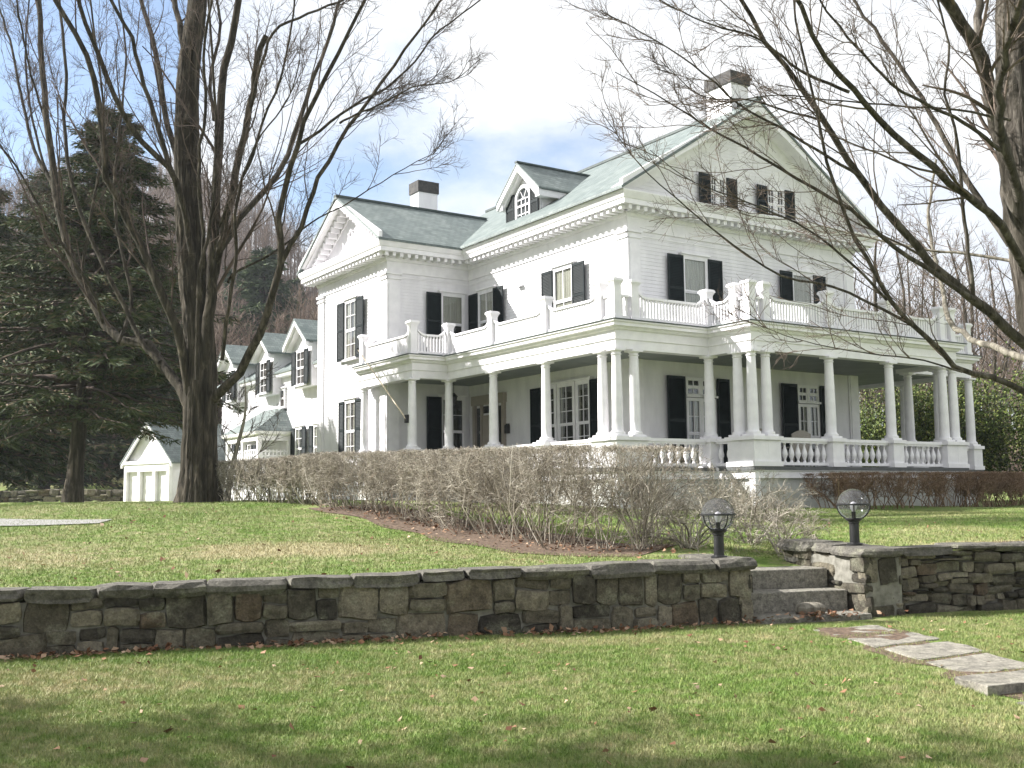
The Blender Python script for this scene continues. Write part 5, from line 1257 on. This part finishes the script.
# ------------------------------------------------------------------ hedges
def hedge(name, path, nst, width, ztop, seed, label, cat='hedge', mat='hedge_twig', splay=.22, n1=9, n2=6, thick=1.0, group=None, zdrop=0):
    rg = np.random.default_rng(seed); nc_ = max(2, int(np.linalg.norm(np.diff(path, axis=0), axis=1).sum() / .58)); u = np.clip((rg.integers(0, nc_, nst) + .5 + rg.normal(size=nst) * .13) / nc_, 0, 1); p = along(path, u)
    d = along(path, np.clip(u + .02, 0, 1)) - along(path, np.clip(u - .02, 0, 1)); d /= np.linalg.norm(d, axis=1, keepdims=True); nr_ = np.stack([d[:, 1], -d[:, 0]], -1)
    o = rg.normal(size=nst) * width * .16; p = p + nr_ * o[:, None]
    # stems come up in clumps
    z0 = ground_z(p[:, 0], p[:, 1]); zt = ztop(u); H = (zt - z0)
    K = 6; P = np.empty((nst, K, 3)); cur = np.stack([p[:, 0], p[:, 1], z0 - .03], -1); P[:, 0] = cur
    dr = np.concatenate([nr_ * (o / width * 2.2 + rg.normal(size=nst) * splay * 1.2)[:, None] + d * (rg.normal(size=nst) * splay * 1.6)[:, None], np.ones((nst, 1))], 1)
    for k in range(1, K):
        dr = dr + rg.normal(size=dr.shape) * .17; dr[:, 2] = np.abs(dr[:, 2]) + .05; dr /= np.linalg.norm(dr, axis=1, keepdims=True); cur = cur + dr * (H * rg.uniform(1.0, 1.3, nst) / (K - 1))[:, None]; P[:, k] = cur
    R = rg.uniform(.006, .014, nst)[:, None] * thick * np.linspace(1, .5, K)[None]
    a = grow(rg, P, R, n1, .30, 1.0, .75, .48, 5, .26, .05, .0042 * thick, .6, lmin=.3)
    b = grow(rg, a[0], a[1], n2, .15, 1.0, .7, .55, 4, .25, .06, .0030 * thick, .7, lmin=.18)
    ch = []
    for (q, r) in ((P, R), a, b):
        # sheared top and sides
        M, Kk, _ = q.shape; xy = q[:, :, :2].reshape(-1, 2)
        pp = along(path, np.linspace(0, 1, 160)); dd2 = ((xy[:, None, :] - pp[None]) ** 2).sum(2); j = dd2.argmin(1); zt_ = ztop(j / 159.0) + rg.normal(size=len(j)) * .03
        near = pp[j]; dist = np.sqrt(dd2.min(1)); lim = width * .5 * (1 + rg.normal(size=len(j)) * .08); f = np.minimum(1, lim / np.maximum(dist, 1e-6)); xy2 = near + (xy - near) * f[:, None]
        q = q.copy(); q[:, :, :2] = xy2.reshape(M, Kk, 2); q[:, :, 2] = np.minimum(q[:, :, 2], zt_.reshape(M, Kk)); ch.append(tubes(q, r, 3))
    ob = np_mesh(name, ch, mat); tag(ob, label, cat, group); return ob
hedge('hedge', HEDGE, 330, 1.6, lambda u: 2.42 + .28 * np.asarray(u), 201, 'long clipped leafless tan hedge running back from the steps past the porch', n1=11, n2=7, thick=1.0)
HEDGE2 = np.array([(-4.2, 25.6), (-5.4, 27.0), (-6.6, 27.9), (-7.9, 28.9)])
hedge('hedge', HEDGE2, 170, 1.1, lambda u: 2.70 - .05 * np.asarray(u), 202, 'short clipped bare hedge between the big maple and the porch hedge', n1=10, n2=7, thick=1.3)
q0 = place(2.0, -3.0)[:2]; 
RB = np.array([place(4.9, -2.9)[:2], place(9, -3.1)[:2], place(13, -3.1)[:2], place(17, -2.6)[:2], place(22, -3.4)[:2], place(28, -5.0)[:2]])
hedge('hedge', RB, 560, 1.5, lambda u: 2.22 + .12 * np.asarray(u), 203, 'low reddish brown foundation hedge along the right side of the porch', mat='red_twig', n1=9, n2=6, thick=1.3)
# loose shrubs near the steps
def bush(px, py, D, h, w_, seed, label, ns=26, mat='hedge_twig', thick=1.0, n1=6, n2=6):
    p = gpt(px, py, D); rg = np.random.default_rng(seed); K = 7
    a = rg.uniform(0, 2 * np.pi, ns); P = np.empty((ns, K, 3)); cur = np.stack([np.cos(a) * .14, np.sin(a) * .14, np.full(ns, -.03)], -1) * rg.uniform(.3, 1, (ns, 1)); P[:, 0] = cur
    s_ = rg.uniform(.1, 1, ns) * w_ / h * 1.2; dr = np.stack([np.cos(a) * s_, np.sin(a) * s_, np.ones(ns)], -1)
    for k in range(1, K):
        dr = dr + rg.normal(size=dr.shape) * .24 - np.array([0, 0, .05 * k]); dr /= np.linalg.norm(dr, axis=1, keepdims=True); cur = cur + dr * (h * rg.uniform(.6, 1.05, ns) / (K - 1))[:, None]; P[:, k] = cur
    R = rg.uniform(.007, .016, ns)[:, None] * thick * np.linspace(1, .35, K)[None]
    q = grow(rg, P, R, n1, .25, 1.0, .85, .42, 5, .30, .03, .0045 * thick, .6, lmin=.2); q2 = grow(rg, q[0], q[1], n2, .2, 1.0, .75, .5, 4, .25, .04, .0032 * thick, .7, lmin=.12)
    o = np_mesh('bare_shrub', [tubes(P, R, 4)[0:2] if False else tubes(P, R, 3), tubes(*q, 3), tubes(*q2, 3)], mat); o.location = tuple(p); tag(o, label, 'shrub', 'loose bare shrubs around the steps'); return o
bush(690, 545, 17.4, 1.35, 1.0, 301, 'loose bare shrub at the near end of the hedge, left of the first lamp', 34)
bush(752, 540, 18.5, 1.3, .9, 302, 'open bare shrub with arching twigs behind the steps, right of the first lamp', 22)
bush(785, 548, 17.6, 1.0, .8, 303, 'low bare shrub growing against the pier beside the top step', 22)
bush(718, 530, 22.5, 1.5, 1.1, 304, 'farther bare shrub in front of the porch corner pedestal', 26)
bush(735, 500, 25.5, 1.5, 1.3, 306, 'bare shrub close to the porch foundation, straight behind the first lamp', 34)
bush(772, 508, 24.0, 1.3, 1.2, 307, 'bare shrub left of the red foundation hedge, between the two lamps', 30)
bush(655, 540, 19.5, 1.5, 1.0, 305, 'bare shrub tucked behind the near end of the hedge', 28)

# ------------------------------------------------------------------ porch furniture
def chair(x, y, rz, label):
    r = empty('porch_chair', tuple(place(x, y, 2.462)), YAW + rz); tag(r, label, 'chair', 'chairs on the porch')
    w = MB()
    for (a, b_) in ((-.3, -.28), (.3, -.28), (-.3, .28), (.3, .28)): w.box(a - .025, a + .025, b_ - .025, b_ + .025, 0, .42 if b_ < 0 else 1.05)
    w.build('leg', 'stick_wicker', r)
    w = MB(); w.box(-.33, .33, -.32, .32, .42, .47); w.build('seat', 'stick_wicker', r)
    w = MB(); pts = [(-.33 + .66 * k / 10, .47 + .62 + .12 * math.sin(math.pi * k / 10)) for k in range(11)]
    w.prism([(-.33, .5)] + pts + [(.33, .5)], lambda a, o, z: (a, .25 + o, z), 0, .05); w.build('backrest', 'stick_wicker', r)
    w = MB(); w.box(-.37, -.28, -.32, .25, .66, .70); w.box(.28, .37, -.32, .25, .66, .70); w.build('armrest', 'stick_wicker', r)
chair(5.9, .6, math.pi, 'pale wicker chair with arched back behind the porch balusters')
chair(7.9, .7, math.pi * .9, 'dark shaded porch chair beyond the middle column')
tb = empty('porch_table', tuple(place(1.5, 6.4, 2.462)), YAW); tag(tb, 'low round dark table on the porch below the triple window', 'table')
w = MB(); w.lathe([(.02, .74), (.62, .74), (.64, .76), (.62, .79), (.02, .79)], 24, (0, 0, 0)); w.build('tabletop', 'dark_metal', tb, True)
for k in range(3):
    a = k * 2.1; w = MB(); w.tube([(.4 * math.cos(a), .4 * math.sin(a), 0), (.1 * math.cos(a), .1 * math.sin(a), .74)], .02, 6); w.build('leg', 'dark_metal', tb)

# ------------------------------------------------------------------ grass and fallen leaves
def blades(rg, x, y, hmin, hmax, wd):
    z = ground_z(x, y); n = len(x); h = rg.uniform(hmin, hmax, n); a = rg.uniform(0, 2 * np.pi, n); l = rg.normal(size=(n, 2)) * h[:, None] * .55
    wx, wy = np.cos(a) * wd * .5, np.sin(a) * wd * .5
    V = np.empty((n, 3, 3)); V[:, 0] = np.stack([x - wx, y - wy, z - .005], -1); V[:, 1] = np.stack([x + wx, y + wy, z - .005], -1); V[:, 2] = np.stack([x + l[:, 0], y + l[:, 1], z + h], -1)
    return V.reshape(-1, 3), np.arange(n * 3).reshape(-1, 3)
def scatter(rg, n, x0, x1, y0, y1): return rg.uniform(x0, x1, n), rg.uniform(y0, y1, n)
rg = np.random.default_rng(500)
def keep_lower(x, y):
    m_ = (y < wall_y(x) - .05) & (np.abs(x) < y * .53 + .4)
    for (fx_, fy_), hx, hy, zt, lb in FL: 
        b_ = ((x - fx_) * .51 - (y - fy_) * .86) / .92; a_ = ((x - fx_) - .14 * b_) / .86; m_ &= ~((np.abs(a_) < hx) & (np.abs(b_) < hy))
    soil = (np.abs(x - (4.2 + (13.9 - y) / 4.9 * .35)) < .55) & (y < 13.95); m_ &= ~(soil & (rg.uniform(0, 1, len(x)) < .72))
    st = (x > 3.2) & (x < 5.1) & (y > wall_y(x) - .5); return m_ & ~st
ch = []
x, y = scatter(rg, 900000, -7.5, 8, 6.0, 15.6)
p_ = np.clip((11.5 / y) ** 1.2, 0, 1.0); m_ = keep_lower(x, y) & (rg.uniform(0, 1, len(x)) < p_); ch.append(blades(rg, x[m_], y[m_], .012, .042, .0062))
def in_bed(x, y):
    pp = along(HEDGE, np.linspace(0, 1, 80)); d2 = np.min(((x[:, None] - pp[None, :, 0]) ** 2 + (y[:, None] - pp[None, :, 1]) ** 2), 1); return d2 < 1.05 ** 2
x, y = scatter(rg, 450000, -13, 14, 12.4, 30)
m_ = (y > wall_y(x) + .62) & (np.abs(x) < y * .52 + .5) & ~((x > 3.2) & (x < 5.8) & (y < wall_y(x) + 2.4)); x, y = x[m_], y[m_]
m_ = rg.uniform(0, 1, len(x)) < np.clip((19 / y) ** 1.2, 0, 1); x, y = x[m_], y[m_]; m_ = ~in_bed(x, y); x, y = x[m_], y[m_]
ch.append(blades(rg, x, y, .015, .048, .011))
o = np_mesh('grass', ch, 'grass_blade'); tag(o, kind='stuff')
# fallen leaves: a drift along the foot of the wall, strays on the lawn, a heap on the steps
def leaves(rg, x, y, z, sz):
    n = len(x); c = np.stack([x, y, z], -1); d = rg.normal(size=(n, 3)) * np.array([1, 1, .35]); d /= np.linalg.norm(d, axis=1, keepdims=True); s_ = rg.uniform(*sz, n)[:, None]
    up_ = np.cross(d, rg.normal(size=(n, 3)) * .5 + np.array([0, 0, 1.])); up_ /= np.linalg.norm(up_, axis=1, keepdims=True)
    nn = np.cross(d, up_)
    V = np.stack([c, c + d * s_ * .5 + up_ * s_ * .36 + nn * s_ * .12, c + d * s_, c + d * s_ * .5 - up_ * s_ * .36 + nn * s_ * .12], 1).reshape(-1, 3); return V, np.arange(n * 4).reshape(-1, 4)
lv = []
n = 900; s = rg.uniform(-1.2, S_END, n); s = s[rg.uniform(0, 1, n) < .35 + .65 * (np.sin(s * 2.1) * .5 + .5)]; of = np.abs(rg.normal(size=len(s))) * .13 + .04
pts = np.array([wpt(a, b_, 0) for a, b_ in zip(s, of)]); lv.append(leaves(rg, pts[:, 0], pts[:, 1], ground_z(pts[:, 0], pts[:, 1]) + rg.uniform(.02, .06, len(s)), (.05, .11)))
x, y = scatter(rg, 420, -7, 7, 6.5, 15); m_ = keep_lower(x, y); lv.append(leaves(rg, x[m_], y[m_], ground_z(x[m_], y[m_]) + .03, (.035, .085)))
x, y = scatter(rg, 260, -8, 9, 13, 24); m_ = (y > wall_y(x) + .7); lv.append(leaves(rg, x[m_], y[m_], ground_z(x[m_], y[m_]) + .035, (.05, .1)))
n = 90; a_ = rg.normal(size=n) * .42 + SM + .05; b_ = rg.normal(size=n) * .10 + .17; pts = np.array([wpt(q, r, 0) for q, r in zip(a_, b_)]); lv.append(leaves(rg, pts[:, 0], pts[:, 1], rg.uniform(.06, .13, n), (.05, .11)))
n = 700; u = rg.uniform(0, 1, n); p2 = along(HEDGE, u) + rg.normal(size=(n, 2)) * .5; lv.append(leaves(rg, p2[:, 0], p2[:, 1], ground_z(p2[:, 0], p2[:, 1]) + .03, (.05, .1)))
o = np_mesh('dead_leaves', lv, 'dead_leaf'); tag(o, kind='stuff')
